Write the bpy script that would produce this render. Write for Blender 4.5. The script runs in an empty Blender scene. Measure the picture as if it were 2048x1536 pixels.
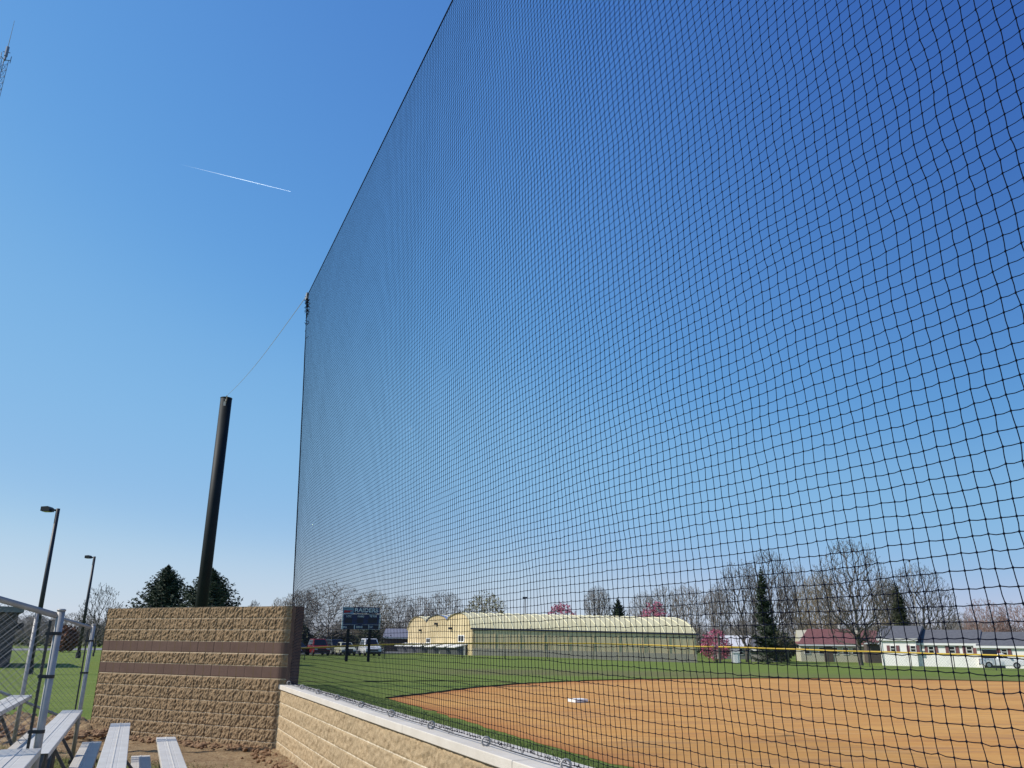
import bpy, math, random
import numpy as np
from mathutils import Vector, Matrix, noise
random.seed(7); rng = np.random.default_rng(7)
sc = bpy.context.scene
COL = sc.collection
R = math.radians

# ------------------------------------------------------------ camera
F, H = 1600.0, 1.78
PITCH, ROLL = math.atan(517 / 1600.0), math.atan(0.010)
FW = np.array([0, math.cos(PITCH), math.sin(PITCH)])
UP0 = np.array([0, -math.sin(PITCH), math.cos(PITCH)])
RT0 = np.array([1.0, 0, 0])
RT = RT0 * math.cos(ROLL) + UP0 * math.sin(ROLL)
UP = UP0 * math.cos(ROLL) - RT0 * math.sin(ROLL)
cam = bpy.data.objects.new('camera', bpy.data.cameras.new('camera'))
COL.objects.link(cam)
cam.matrix_world = Matrix(((RT[0], UP[0], -FW[0], 0), (RT[1], UP[1], -FW[1], 0), (RT[2], UP[2], -FW[2], H), (0, 0, 0, 1)))
cam.data.sensor_width = 36; cam.data.lens = 36 * F / 2048
cam.data.clip_start = 0.05; cam.data.clip_end = 30000
sc.camera = cam

def ray(x, y):
    return FW * F + RT * (x - 1024) - UP * (y - 768)
def far(x, y, D):                 # point at horizontal distance D seen at photo position (x, y)
    d = ray(x, y); k = D / math.hypot(d[0], d[1])
    return Vector((d[0] * k, d[1] * k, H + d[2] * k))
def onground(x, y, z=0.0):
    d = ray(x, y); k = (z - H) / d[2]
    return Vector((d[0] * k, d[1] * k, z))
AZ = R(-23.8)                     # direction of the low wall
u = Vector((math.sin(AZ), math.cos(AZ), 0)); n = Vector((math.cos(AZ), -math.sin(AZ), 0))
def st(s, t, z=0.0): return u * s + n * t + Vector((0, 0, z))
def smooth(a, b, x):
    x = max(0.0, min(1.0, (x - a) / (b - a))); return x * x * (3 - 2 * x)
def gz(x, y):                     # lie of the land
    D = math.hypot(x, y)
    return -0.62 * smooth(84, 120, D) * smooth(-2, 26, x) + 0.10 * smooth(60, 80, D) * (1 - smooth(-5, 20, x)) * (1 - smooth(130, 220, D))

# ------------------------------------------------------------ object helpers
def tag(o, label=None, cat=None, group=None, kind=None):
    if label: o['label'] = label
    if cat: o['category'] = cat
    if group: o['group'] = group
    if kind: o['kind'] = kind
    return o
def empty(name, loc=(0, 0, 0), rz=0, label=None, cat=None, group=None):
    o = bpy.data.objects.new(name, None); COL.objects.link(o)
    o.location = loc; o.rotation_euler = (0, 0, rz); o.empty_display_size = .2
    return tag(o, label, cat, group)
def copy_tree(o, parent=None):
    c = o.copy(); COL.objects.link(c)
    if parent: c.parent = parent
    for ch in [q for q in o.children]: copy_tree(ch, c)
    return c
def link_mesh(name, me, mats, parent=None, smooth=False):
    for m in (mats if isinstance(mats, (list, tuple)) else [mats]): me.materials.append(m)
    if smooth: me.polygons.foreach_set('use_smooth', [True] * len(me.polygons))
    o = bpy.data.objects.new(name, me); COL.objects.link(o)
    if parent: o.parent = parent
    return o
class MB:
    def __init__(s): s.v = []; s.f = []; s.m = []
    def add(s, vs, fs, mi=0):
        b = len(s.v); s.v += [tuple(p) for p in vs]
        s.f += [tuple(i + b for i in f) for f in fs]; s.m += [mi] * len(fs); return s
    def box(s, c, d, rz=0, mi=0, M=None):
        hx, hy, hz = d[0] / 2, d[1] / 2, d[2] / 2
        ca, sa = math.cos(rz), math.sin(rz); vs = []
        for x, y, z in ((-1,-1,-1),(1,-1,-1),(1,1,-1),(-1,1,-1),(-1,-1,1),(1,-1,1),(1,1,1),(-1,1,1)):
            p = Vector((x * hx, y * hy, z * hz))
            if M: p = M @ p
            vs.append((c[0] + p.x * ca - p.y * sa, c[1] + p.x * sa + p.y * ca, c[2] + p.z))
        return s.add(vs, ((0,3,2,1),(4,5,6,7),(0,1,5,4),(1,2,6,5),(2,3,7,6),(3,0,4,7)), mi)
    def beam(s, p, q, w, h, mi=0):     # box section bar from p to q
        p, q = Vector(p), Vector(q); d = (q - p).normalized()
        a = d.cross(Vector((0, 0, 1)))
        a = Vector((1, 0, 0)) if a.length < 1e-3 else a.normalized()
        b = a.cross(d)
        vs = [c + a * (i * w / 2) + b * (j * h / 2) for c in (p, q) for i, j in ((-1,-1),(1,-1),(1,1),(-1,1))]
        return s.add(vs, ((0,1,2,3),(7,6,5,4),(0,4,5,1),(1,5,6,2),(2,6,7,3),(3,7,4,0)), mi)
    def tube(s, pts, r, k=8, mi=0, cap=True):
        pts = [Vector(p) for p in pts]; rs = r if isinstance(r, (list, tuple)) else [r] * len(pts)
        rings = []; a = None
        for i, p in enumerate(pts):
            d = (pts[min(i + 1, len(pts) - 1)] - pts[max(i - 1, 0)])
            d = d.normalized() if d.length > 1e-9 else Vector((0, 0, 1))
            if a is None: a = d.orthogonal().normalized()
            else:
                a = a - d * a.dot(d); a = a.normalized() if a.length > 1e-6 else d.orthogonal().normalized()
            b = d.cross(a)
            rings.append([p + (a * math.cos(2 * math.pi * j / k) + b * math.sin(2 * math.pi * j / k)) * rs[i] for j in range(k)])
        fs = []
        for i in range(len(pts) - 1):
            for j in range(k):
                fs.append((i * k + j, i * k + (j + 1) % k, (i + 1) * k + (j + 1) % k, (i + 1) * k + j))
        if cap: fs.append(tuple(range(k - 1, -1, -1))); fs.append(tuple((len(pts) - 1) * k + j for j in range(k)))
        return s.add([p for g_ in rings for p in g_], fs, mi)
    def prism(s, poly, off, mi=0):     # planar polygon (3D points) extruded by a vector
        m = len(poly); off = Vector(off); poly = [Vector(p) for p in poly]
        fs = [tuple(range(m)), tuple(range(2 * m - 1, m - 1, -1))]
        fs += [(i, i + m, (i + 1) % m + m, (i + 1) % m) for i in range(m)]
        return s.add(poly + [p + off for p in poly], fs, mi)
    def torus(s, c, Rr, r, ax=Vector((0, 1, 0)), k=12, kk=6):
        ax = Vector(ax).normalized(); a = ax.orthogonal().normalized(); b = ax.cross(a); vs = []; fs = []
        for i in range(k):
            th = 2 * math.pi * i / k; d = a * math.cos(th) + b * math.sin(th)
            for j in range(kk):
                ph = 2 * math.pi * j / kk
                vs.append(Vector(c) + d * (Rr + r * math.cos(ph)) + ax * r * math.sin(ph))
        for i in range(k):
            for j in range(kk): fs.append((i * kk + j, i * kk + (j + 1) % kk, (i + 1) % k * kk + (j + 1) % kk, (i + 1) % k * kk + j))
        return s.add(vs, fs)
    def build(s, name, mats, parent=None, smooth=False, bevel=0):
        me = bpy.data.meshes.new(name); me.from_pydata(s.v, [], s.f)
        if any(s.m): me.polygons.foreach_set('material_index', s.m)
        o = link_mesh(name, me, mats, parent, smooth)
        if bevel:
            b = o.modifiers.new('bevel', 'BEVEL'); b.width = bevel; b.segments = 2; b.limit_method = 'ANGLE'
        return o
def np_mesh(name, V, Q, T=None):       # fast mesh from arrays of quads and triangles
    me = bpy.data.meshes.new(name)
    nq = 0 if Q is None else len(Q); nt = 0 if T is None else len(T)
    loops = np.concatenate([a for a in ((Q.ravel() if nq else None), (T.ravel() if nt else None)) if a is not None]).astype(np.int32)
    me.vertices.add(len(V)); me.vertices.foreach_set('co', V.astype(np.float32).ravel())
    me.loops.add(len(loops)); me.loops.foreach_set('vertex_index', loops)
    me.polygons.add(nq + nt)
    tot = np.concatenate([np.full(nq, 4), np.full(nt, 3)]).astype(np.int32)
    me.polygons.foreach_set('loop_start', np.concatenate([[0], np.cumsum(tot)[:-1]]).astype(np.int32))
    me.update(calc_edges=True); me.validate(); return me

# ------------------------------------------------------------ materials
def mat(name, col, rough=.7, metal=0, col2=None, scale=5, detail=6, bump=0, bscale=None, spec=None, stretch=None, lo=.35, hi=.65, island=None):
    m = bpy.data.materials.new(name); m.use_nodes = True; nt = m.node_tree; N, L = nt.nodes, nt.links
    b = N['Principled BSDF']; b.inputs['Base Color'].default_value = (*col, 1)
    b.inputs['Roughness'].default_value = rough; b.inputs['Metallic'].default_value = metal
    if spec is not None: b.inputs['Specular IOR Level'].default_value = spec
    tc = N.new('ShaderNodeTexCoord'); src = tc.outputs['Object']
    if stretch:
        mp = N.new('ShaderNodeMapping'); mp.inputs['Scale'].default_value = stretch[:3]
        if len(stretch) > 3: mp.inputs['Rotation'].default_value = (0, 0, stretch[3])
        L.new(src, mp.inputs['Vector']); src = mp.outputs['Vector']
    if col2 is not None:
        nz = N.new('ShaderNodeTexNoise'); nz.inputs['Scale'].default_value = scale; nz.inputs['Detail'].default_value = detail
        nz.inputs['Roughness'].default_value = .65
        L.new(src, nz.inputs['Vector'])
        mr = N.new('ShaderNodeMapRange'); mr.inputs['From Min'].default_value = lo; mr.inputs['From Max'].default_value = hi
        L.new(nz.outputs['Fac'], mr.inputs['Value'])
        mx = N.new('ShaderNodeMix'); mx.data_type = 'RGBA'
        mx.inputs[6].default_value = (*col, 1); mx.inputs[7].default_value = (*col2, 1)
        L.new(mr.outputs[0], mx.inputs['Factor']); out = mx.outputs[2]
        if island:
            gi = N.new('ShaderNodeNewGeometry'); m2 = N.new('ShaderNodeMix'); m2.data_type = 'RGBA'
            m2.inputs[7].default_value = (*island, 1); L.new(out, m2.inputs[6])
            pw = N.new('ShaderNodeMath'); pw.operation = 'POWER'; pw.inputs[1].default_value = 1.6
            L.new(gi.outputs['Random Per Island'], pw.inputs[0]); L.new(pw.outputs[0], m2.inputs['Factor']); out = m2.outputs[2]
        L.new(out, b.inputs['Base Color'])
    if bump:
        nb = N.new('ShaderNodeTexNoise'); nb.inputs['Scale'].default_value = bscale or scale * 4; nb.inputs['Detail'].default_value = 5
        L.new(src, nb.inputs['Vector'])
        bp = N.new('ShaderNodeBump'); bp.inputs['Distance'].default_value = bump; bp.inputs['Strength'].default_value = 1
        L.new(nb.outputs['Fac'], bp.inputs['Height']); L.new(bp.outputs[0], b.inputs['Normal'])
    return m
M = {}
M['net'] = mat('black_twine', (.004, .006, .016), .9, spec=.08)
M['aluminium'] = mat('brushed_aluminium', (.52, .48, .42), .55, .0, col2=(.60, .56, .50), scale=5, detail=8)
M['steel_frame'] = mat('weathered_frame', (.13, .115, .10), .6, .2, col2=(.20, .18, .165), scale=9)
M['galv'] = mat('galvanised_steel', (.33, .31, .29), .5, .15, col2=(.42, .395, .37), scale=14)
M['galv_dark'] = mat('dark_fitting', (.035, .037, .042), .5, .4)
M['wire'] = mat('chain_wire', (.16, .165, .18), .5, .3)
M['cap'] = mat('cast_limestone', (.58, .52, .44), .8, col2=(.66, .60, .52), scale=2.5, bump=.002, bscale=40)
M['pole_black'] = mat('black_steel', (.004, .007, .009), .6, .0, col2=(.010, .014, .016), scale=1.5, spec=.25)
M['lamp_black'] = mat('dark_bronze', (.02, .02, .024), .5)
M['cable'] = mat('steel_cable', (.42, .43, .45), .4, .5)
M['white'] = mat('white_paint', (.76, .75, .72), .6)
M['base'] = mat('white_rubber', (.84, .82, .78), .7)
M['yellow'] = mat('yellow_cap', (.56, .36, .03), .6)
M['fence_post'] = mat('dark_green_post', (.02, .03, .024), .5)
M['bark'] = mat('bark', (.115, .098, .082), .9, col2=(.20, .175, .15), scale=6, stretch=(3, 3, .6))
M['bark_dark'] = mat('bark_dark', (.075, .066, .058), .9, col2=(.13, .115, .10), scale=6)
M['twig'] = mat('twig_grey', (.20, .17, .145), .9, col2=(.28, .24, .205), scale=.6)
M['twig_red'] = mat('twig_reddish', (.25, .15, .13), .9, col2=(.33, .22, .19), scale=.6)
M['twig_tan'] = mat('twig_tan', (.24, .18, .11), .9, col2=(.31, .25, .15), scale=.6)
M['needle'] = mat('needles', (.012, .028, .014), .75, col2=(.03, .05, .022), scale=1.2, island=(.045, .065, .028))
M['needle_olive'] = mat('needles_olive', (.035, .05, .018), .75, col2=(.06, .07, .03), scale=1.2, island=(.09, .09, .04))
M['blossom'] = mat('blossom', (.55, .10, .20), .8, col2=(.70, .20, .34), scale=2, island=(.45, .10, .17))
M['budleaf'] = mat('bud_leaves', (.20, .22, .07), .8, col2=(.30, .29, .12), scale=2, island=(.20, .17, .09))
M['rustleaf'] = mat('rust_leaves', (.22, .075, .035), .8, col2=(.28, .12, .06), scale=2, island=(.13, .06, .04))
M['scrub'] = mat('scrub_leaves', (.03, .045, .018), .8, col2=(.06, .06, .03), scale=1, island=(.09, .09, .04))
M['asphalt'] = mat('asphalt', (.10, .10, .10), .9, col2=(.16, .155, .15), scale=1.5)
M['glass'] = mat('dark_glass', (.012, .015, .02), .08)
M['tyre'] = mat('tyre', (.015, .015, .015), .8)
M['rim'] = mat('rim', (.45, .45, .47), .35, .7)

def ground_material():
    m = bpy.data.materials.new('turf'); m.use_nodes = True; nt = m.node_tree; N, L = nt.nodes, nt.links
    b = N['Principled BSDF']; b.inputs['Roughness'].default_value = .95; b.inputs['Specular IOR Level'].default_value = .15
    tc = N.new('ShaderNodeTexCoord')
    def nz(scale, det=5, rough=.6, st_=None):
        x = N.new('ShaderNodeTexNoise'); x.inputs['Scale'].default_value = scale; x.inputs['Detail'].default_value = det; x.inputs['Roughness'].default_value = rough
        v = tc.outputs['Object']
        if st_:
            mp = N.new('ShaderNodeMapping'); mp.inputs['Scale'].default_value = st_; L.new(v, mp.inputs['Vector']); v = mp.outputs[0]
        L.new(v, x.inputs['Vector']); return x.outputs['Fac']
    def mr(f, a, c):
        x = N.new('ShaderNodeMapRange'); x.inputs['From Min'].default_value = a; x.inputs['From Max'].default_value = c
        L.new(f, x.inputs['Value']); return x.outputs[0]
    def mix(f, a, c):
        x = N.new('ShaderNodeMix'); x.data_type = 'RGBA'
        for i, q in ((6, a), (7, c)):
            if isinstance(q, tuple): x.inputs[i].default_value = (*q, 1)
            else: L.new(q, x.inputs[i])
        L.new(f, x.inputs['Factor']); return x.outputs[2]
    c1 = mix(mr(nz(.35, 6), .3, .7), (.145, .195, .030), (.195, .240, .048))
    c2 = mix(mr(nz(6, 6, .7), .35, .7), c1, (.110, .155, .026))
    c3 = mix(mr(nz(.16, 5, .7, (.35, 1, 1)), .56, .72), c2, (.165, .190, .045))      # dormant patches
    c3 = mix(mr(nz(.5, 4, .6, (.10, 1.6, 1)), .50, .62), c3, (.175, .215, .045))
    c3 = mix(mr(nz(1.6, 5, .7, (.35, 1.2, 1)), .58, .70), c3, (.085, .115, .022))
    c4 = mix(mr(nz(60, 3, .7), .55, .75), c3, (.18, .20, .07))
    at = N.new('ShaderNodeAttribute'); at.attribute_name = 'worn'
    c5 = mix(mr(nz(1.3, 6, .75), .35, .62), (.20, .145, .085), (.13, .13, .045))
    mm = N.new('ShaderNodeMath'); mm.operation = 'MULTIPLY'; L.new(at.outputs['Fac'], mm.inputs[0]); L.new(mr(nz(3, 5, .8, (.4, 1, 1)), .3, .6), mm.inputs[1])
    L.new(mix(mm.outputs[0], c4, c5), b.inputs['Base Color'])
    bp = N.new('ShaderNodeBump'); bp.inputs['Distance'].default_value = .05; bp.inputs['Strength'].default_value = .7
    L.new(nz(14, 6, .8), bp.inputs['Height']); L.new(bp.outputs[0], b.inputs['Normal'])
    return m
M['turf'] = ground_material()

def clay_material():
    m = bpy.data.materials.new('infield_clay'); m.use_nodes = True; nt = m.node_tree; N, L = nt.nodes, nt.links
    b = N['Principled BSDF']; b.inputs['Roughness'].default_value = .95; b.inputs['Specular IOR Level'].default_value = .1
    tc = N.new('ShaderNodeTexCoord')
    def nz(scale, st_=None, det=6, rough=.65):
        x = N.new('ShaderNodeTexNoise'); x.inputs['Scale'].default_value = scale; x.inputs['Detail'].default_value = det; x.inputs['Roughness'].default_value = rough
        v = tc.outputs['Object']
        if st_:
            mp = N.new('ShaderNodeMapping'); mp.inputs['Scale'].default_value = st_; L.new(v, mp.inputs['Vector']); v = mp.outputs[0]
        L.new(v, x.inputs['Vector']); return x.outputs['Fac']
    def mr(f, a, c, t=1.0):
        x = N.new('ShaderNodeMapRange'); x.inputs['From Min'].default_value = a; x.inputs['From Max'].default_value = c; x.inputs['To Max'].default_value = t
        L.new(f, x.inputs['Value']); return x.outputs[0]
    def mix(f, a, c):
        x = N.new('ShaderNodeMix'); x.data_type = 'RGBA'
        for i, q in ((6, a), (7, c)):
            if isinstance(q, tuple): x.inputs[i].default_value = (*q, 1)
            else: L.new(q, x.inputs[i])
        L.new(f, x.inputs['Factor']); return x.outputs[2]
    c = mix(mr(nz(.25, (.5, 1.3, 1)), .35, .68), (.60, .315, .095), (.49, .225, .064))
    c = mix(mr(nz(1.1, (.3, 1.8, 1)), .48, .66, .8), c, (.36, .185, .085))
    c = mix(mr(nz(1.9, (.12, 2.6, 1)), .56, .66, .55), c, (.66, .40, .17))
    c = mix(mr(nz(5, (.5, 1.5, 1)), .5, .75, .5), c, (.62, .36, .14))
    c = mix(mr(nz(22), .66, .74, .8), c, (.20, .09, .035))
    at = N.new('ShaderNodeAttribute'); at.attribute_name = 'rim'
    c = mix(at.outputs['Fac'], c, (.40, .15, .05))
    L.new(c, b.inputs['Base Color'])
    bp = N.new('ShaderNodeBump'); bp.inputs['Distance'].default_value = .02; bp.inputs['Strength'].default_value = .8
    L.new(nz(9, (.6, 1.5, 1)), bp.inputs['Height']); L.new(bp.outputs[0], b.inputs['Normal'])
    return m
M['clay'] = clay_material()

def block_material(name, a, c, mortar, brown):
    # split-face blocks: UV in metres, u along the wall, v up from the base; courses of 0.2 m, blocks of 0.4 m
    m = bpy.data.materials.new(name); m.use_nodes = True; nt = m.node_tree; N, L = nt.nodes, nt.links
    b = N['Principled BSDF']; b.inputs['Roughness'].default_value = .92; b.inputs['Specular IOR Level'].default_value = .2
    uv = N.new('ShaderNodeUVMap'); tc = N.new('ShaderNodeTexCoord')
    br = N.new('ShaderNodeTexBrick'); br.offset = .5
    for k, v in (('Scale', 1), ('Mortar Size', .011 if brown else .006), ('Mortar Smooth', .1), ('Bias', 0), ('Brick Width', .4), ('Row Height', .2)): br.inputs[k].default_value = v
    L.new(uv.outputs[0], br.inputs['Vector'])
    br.inputs['Color1'].default_value = (0, 0, 0, 1); br.inputs['Color2'].default_value = (1, 1, 1, 1)
    def nz(scale, d=6, r=.7):
        x = N.new('ShaderNodeTexNoise'); x.inputs['Scale'].default_value = scale; x.inputs['Detail'].default_value = d; x.inputs['Roughness'].default_value = r
        L.new(tc.outputs['Object'], x.inputs['Vector']); return x.outputs['Fac']
    def mr(f, p, q, t=1.0):
        x = N.new('ShaderNodeMapRange'); x.inputs['From Min'].default_value = p; x.inputs['From Max'].default_value = q; x.inputs['To Max'].default_value = t
        L.new(f, x.inputs['Value']); return x.outputs[0]
    def mix(f, p, q):
        x = N.new('ShaderNodeMix'); x.data_type = 'RGBA'
        for i, s_ in ((6, p), (7, q)):
            if isinstance(s_, tuple): x.inputs[i].default_value = (*s_, 1)
            else: L.new(s_, x.inputs[i])
        L.new(f, x.inputs['Factor']); return x.outputs[2]
    col = mix(mr(nz(18), .35, .68), a, c)
    dk = tuple(q * .62 for q in a)
    col = mix(mr(nz(70, 3), .58, .72, .7), col, dk)
    sep = N.new('ShaderNodeSeparateXYZ'); L.new(br.outputs['Color'], sep.inputs[0])
    col = mix(mr(sep.outputs[0], 0, 1, .55), col, tuple(q * .72 for q in c))
    if brown:
        at = N.new('ShaderNodeAttribute'); at.attribute_name = 'smooth'
        bc = mix(mr(nz(3), .35, .7), (.122, .076, .060), (.150, .096, .076))
        bc = mix(mr(nz(9, 4), .69, .76, .5), bc, (.35, .27, .22))
        col = mix(at.outputs['Fac'], col, bc)
    # bed joints light, head joints thin and a little darker
    su = N.new('ShaderNodeSeparateXYZ'); L.new(uv.outputs[0], su.inputs[0])
    def math_(op, p, q):
        x = N.new('ShaderNodeMath'); x.operation = op
        for i, s_ in enumerate((p, q)):
            if isinstance(s_, (int, float)): x.inputs[i].default_value = s_
            elif s_ is not None: L.new(s_, x.inputs[i])
        return x.outputs[0]
    fr = math_('FRACT', math_('DIVIDE', su.outputs[1], .2), None)
    d = math_('MINIMUM', fr, math_('SUBTRACT', 1.0, fr))
    bed = math_('LESS_THAN', math_('ADD', d, math_('MULTIPLY', math_('SUBTRACT', nz(30, 3), .5), .03)), .028)
    head = math_('MULTIPLY', br.outputs['Fac'], .9 if brown else .15)
    col = mix(head, col, tuple(q * .45 for q in a))
    col = mix(bed, col, mortar)
    L.new(col, b.inputs['Base Color'])
    bp = N.new('ShaderNodeBump'); bp.inputs['Distance'].default_value = .012; bp.inputs['Strength'].default_value = .8
    keep = nz(55, 4)
    if brown:
        inv = math_('SUBTRACT', 1.0, at.outputs['Fac']); keep = math_('MULTIPLY', keep, inv)
    L.new(keep, bp.inputs['Height']); L.new(bp.outputs[0], b.inputs['Normal'])
    return m
M['block_tall'] = block_material('split_face_blocks', (.275, .180, .102), (.385, .270, .158), (.58, .46, .32), True)
M['block_low'] = block_material('split_face_blocks_buff', (.40, .285, .165), (.53, .40, .245), (.68, .58, .43), False)

# ------------------------------------------------------------ sky and sun
w = bpy.data.worlds.new('World'); sc.world = w; w.use_nodes = True
wn = w.node_tree; bg = wn.nodes['Background']
sky = wn.nodes.new('ShaderNodeTexSky'); sky.sky_type = 'NISHITA'; sky.sun_disc = False
SUN_AZ, SUN_EL = R(-97.5), R(41)
sky.sun_elevation = SUN_EL; sky.sun_rotation = SUN_AZ
sky.air_density = 1.0; sky.dust_density = 0.2; sky.ozone_density = 6.0; sky.altitude = 200
def _vm(op, src, k):
    x = wn.nodes.new('ShaderNodeVectorMath'); x.operation = op; wn.links.new(src, x.inputs[0]); x.inputs['Scale'].default_value = k; return x.outputs[0]
KS = .15 * 2 ** .35
# the clear sky deepens away from the sun's side
wt = wn.nodes.new('ShaderNodeTexCoord'); wx = wn.nodes.new('ShaderNodeSeparateXYZ'); wn.links.new(wt.outputs['Generated'], wx.inputs[0])
wr = wn.nodes.new('ShaderNodeMapRange'); wr.inputs['From Min'].default_value = 0; wr.inputs['From Max'].default_value = .5; wr.inputs['To Min'].default_value = KS / 1.4; wr.inputs['To Max'].default_value = .66 * KS / 1.4
wn.links.new(wx.outputs[0], wr.inputs['Value']); ws = wn.nodes.new('ShaderNodeVectorMath'); ws.operation = 'SCALE'; wn.links.new(sky.outputs[0], ws.inputs[0]); wn.links.new(wr.outputs[0], ws.inputs['Scale'])
cv_ = wn.nodes.new('ShaderNodeRGBCurve'); wn.links.new(ws.outputs[0], cv_.inputs['Color'])
for ci, tab in enumerate((((0, 0), (.06, .028), (.10, .055), (.135, .085), (.185, .125), (.253, .20), (.42, .30), (.63, .47), (.9, .58), (1.4, .72)),
                          ((0, 0), (.12, .095), (.19, .165), (.255, .24), (.357, .34), (.482, .445), (.747, .53), (.966, .635), (1.4, .72)),
                          ((0, 0), (.33, .44), (.42, .51), (.53, .60), (.737, .715), (.922, .77), (1.2, .80), (1.4, .82)))):
    c_ = cv_.mapping.curves[ci]
    for i_, (x_, y_) in enumerate(tab):
        if i_ == 0: c_.points[0].location = (0, 0)
        elif i_ == len(tab) - 1: c_.points[len(c_.points) - 1].location = (x_ / 1.4, y_ / 1.4)
        else: c_.points.new(x_ / 1.4, y_ / 1.4)
cv_.mapping.update()
wn.links.new(_vm('SCALE', cv_.outputs[0], 1.4 / KS), bg.inputs[0]); bg.inputs[1].default_value = .15
sun = bpy.data.objects.new('sun', bpy.data.lights.new('sun', 'SUN')); COL.objects.link(sun)
sun.data.energy = 3.6; sun.data.angle = R(.5); sun.data.color = (1, .95, .87)
sd = Vector((math.sin(SUN_AZ) * math.cos(SUN_EL), math.cos(SUN_AZ) * math.cos(SUN_EL), math.sin(SUN_EL)))
sun.rotation_euler = sd.to_track_quat('Z', 'Y').to_euler()
sc.view_settings.view_transform = 'Standard'; sc.view_settings.look = 'None'
sc.view_settings.gamma = 1; sc.view_settings.exposure = .35

# ------------------------------------------------------------ ground
def sheet(name, xs, ys, zf, m, attr=None, kind='structure'):
    X, Y = np.meshgrid(xs, ys); V = np.zeros((X.size, 3)); V[:, 0] = X.ravel(); V[:, 1] = Y.ravel()
    V[:, 2] = [zf(x, y) for x, y in V[:, :2]]
    nx, ny = len(xs), len(ys); i = np.arange(nx - 1)[None, :] + np.arange(ny - 1)[:, None] * nx; i = i.ravel()
    me = np_mesh(name, V, np.stack([i, i + 1, i + 1 + nx, i + nx], 1))
    if attr:
        a = me.attributes.new(attr[0], 'FLOAT', 'POINT'); a.data.foreach_set('value', [attr[1](x, y) for x, y in V[:, :2]])
    o = link_mesh(name, me, m, smooth=True); tag(o, kind=kind); return o
up_px = [(778, 1397), (850, 1389), (950, 1376), (1050, 1368), (1180, 1362), (1300, 1359), (1500, 1357), (1700, 1358), (1900, 1361), (2048, 1364)]
upper = [onground(*q) for q in up_px]
def worn(x, y):          # thin dormant turf beyond the infield
    D = math.hypot(x, y)
    v = smooth(47, 51, D) * (1 - smooth(56, 62, D)) * smooth(-9, -1, x) * (1 - smooth(9, 22, x))
    v2 = .55 * smooth(47.5, 50, D) * (1 - smooth(56, 64, D)) * smooth(8, 15, x)
    v3 = smooth(49, 51, D) * (1 - smooth(53, 55, D)) * smooth(-16, -9, x) * (1 - smooth(-6, 0, x)) * .5
    return max(v, v2, v3)
axis_ = sorted(set([round(q, 2) for q in list(np.arange(-60, 61, 1.5)) + list(np.arange(-200, 201, 8)) + [-12000, -5000, -2500, -1200, -600, -350, 350, 600, 1200, 2500, 5000, 12000]]))
ayis_ = sorted(set([round(q, 2) for q in list(np.arange(-12, 110, 1.5)) + list(np.arange(-100, 260, 8)) + [-5000, -2000, -800, -300, 350, 600, 1200, 2500, 5000, 12000]]))
sheet('ground', axis_, ayis_, gz, M['turf'], ('worn', worn))

# infield: polygon with jagged rim, built as a fan of strips
lower = [st(s_, t_) for s_, t_ in ((25.5, 7.6), (22.4, 7.5), (18.5, 7.3), (15.2, 7.1), (12.5, 7.0), (9, 6.95), (4, 6.9), (-10, 6.9))]
def resample(pts, step):
    out = []
    for a_, b_ in zip(pts[:-1], pts[1:]):
        k = max(1, int((b_ - a_).length / step))
        out += [a_.lerp(b_, i / k) for i in range(k)]
    return out + [pts[-1]]
def jag(p, amp):
    return p + Vector((noise.noise(p * 1.7) + .5 * noise.noise(p * 6), noise.noise(p * 1.7 + Vector((9, 9, 9))) + .5 * noise.noise(p * 6 + Vector((5, 5, 5))), 0)) * amp
edge = [jag(p, .09) for p in resample(upper + [Vector((36, 43, 0)), Vector((48, 30, 0)), Vector((50, -12, 0))], .3)] + \
       [jag(p, .13) for p in resample(lower[::-1] + [upper[0]], .22)][:-1]
cen = Vector((18, 18, 0)); vs = []; fs = []; rimv = []
rings_ = (1.0, .985, .955, .9, .75, .5, .25)
for k_, fct in enumerate(rings_):
    for p in edge:
        q = cen.lerp(p, fct); vs.append((q.x, q.y, .006)); rimv.append((.85, .55, .2, 0, 0, 0, 0)[k_])
m_ = len(edge)
for k_ in range(len(rings_) - 1):
    for i in range(m_): fs.append((k_ * m_ + i, k_ * m_ + (i + 1) % m_, (k_ + 1) * m_ + (i + 1) % m_, (k_ + 1) * m_ + i))
vs.append((cen.x, cen.y, .006)); rimv.append(0); b0 = (len(rings_) - 1) * m_
for i in range(m_): fs.append((b0 + i, b0 + (i + 1) % m_, len(vs) - 1))
me = bpy.data.meshes.new('infield'); me.from_pydata(vs, [], fs)
at_ = me.attributes.new('rim', 'FLOAT', 'POINT'); at_.data.foreach_set('value', rimv)
tag(link_mesh('infield', me, M['clay']), kind='structure')
# raised cut lip of turf along the far rim of the infield
M['lip'] = mat('soil_painted_shade', (.05, .038, .02), .95, col2=(.075, .085, .02), scale=5)  # soil kept dark so its colour carries the shade of the lip
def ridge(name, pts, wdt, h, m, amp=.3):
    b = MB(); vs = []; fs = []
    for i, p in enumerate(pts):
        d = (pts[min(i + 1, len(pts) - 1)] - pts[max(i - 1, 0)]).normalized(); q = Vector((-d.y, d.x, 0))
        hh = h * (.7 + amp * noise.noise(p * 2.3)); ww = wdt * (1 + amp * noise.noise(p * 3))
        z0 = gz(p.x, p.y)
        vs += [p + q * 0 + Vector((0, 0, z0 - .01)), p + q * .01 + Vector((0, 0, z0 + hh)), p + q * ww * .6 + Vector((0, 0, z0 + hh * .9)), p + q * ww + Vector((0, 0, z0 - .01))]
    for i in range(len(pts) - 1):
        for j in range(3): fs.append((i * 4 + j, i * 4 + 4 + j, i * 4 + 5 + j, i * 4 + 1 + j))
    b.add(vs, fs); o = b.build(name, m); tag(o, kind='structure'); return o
lipp = [jag(p, .09) for p in resample(upper, .3)]
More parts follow.
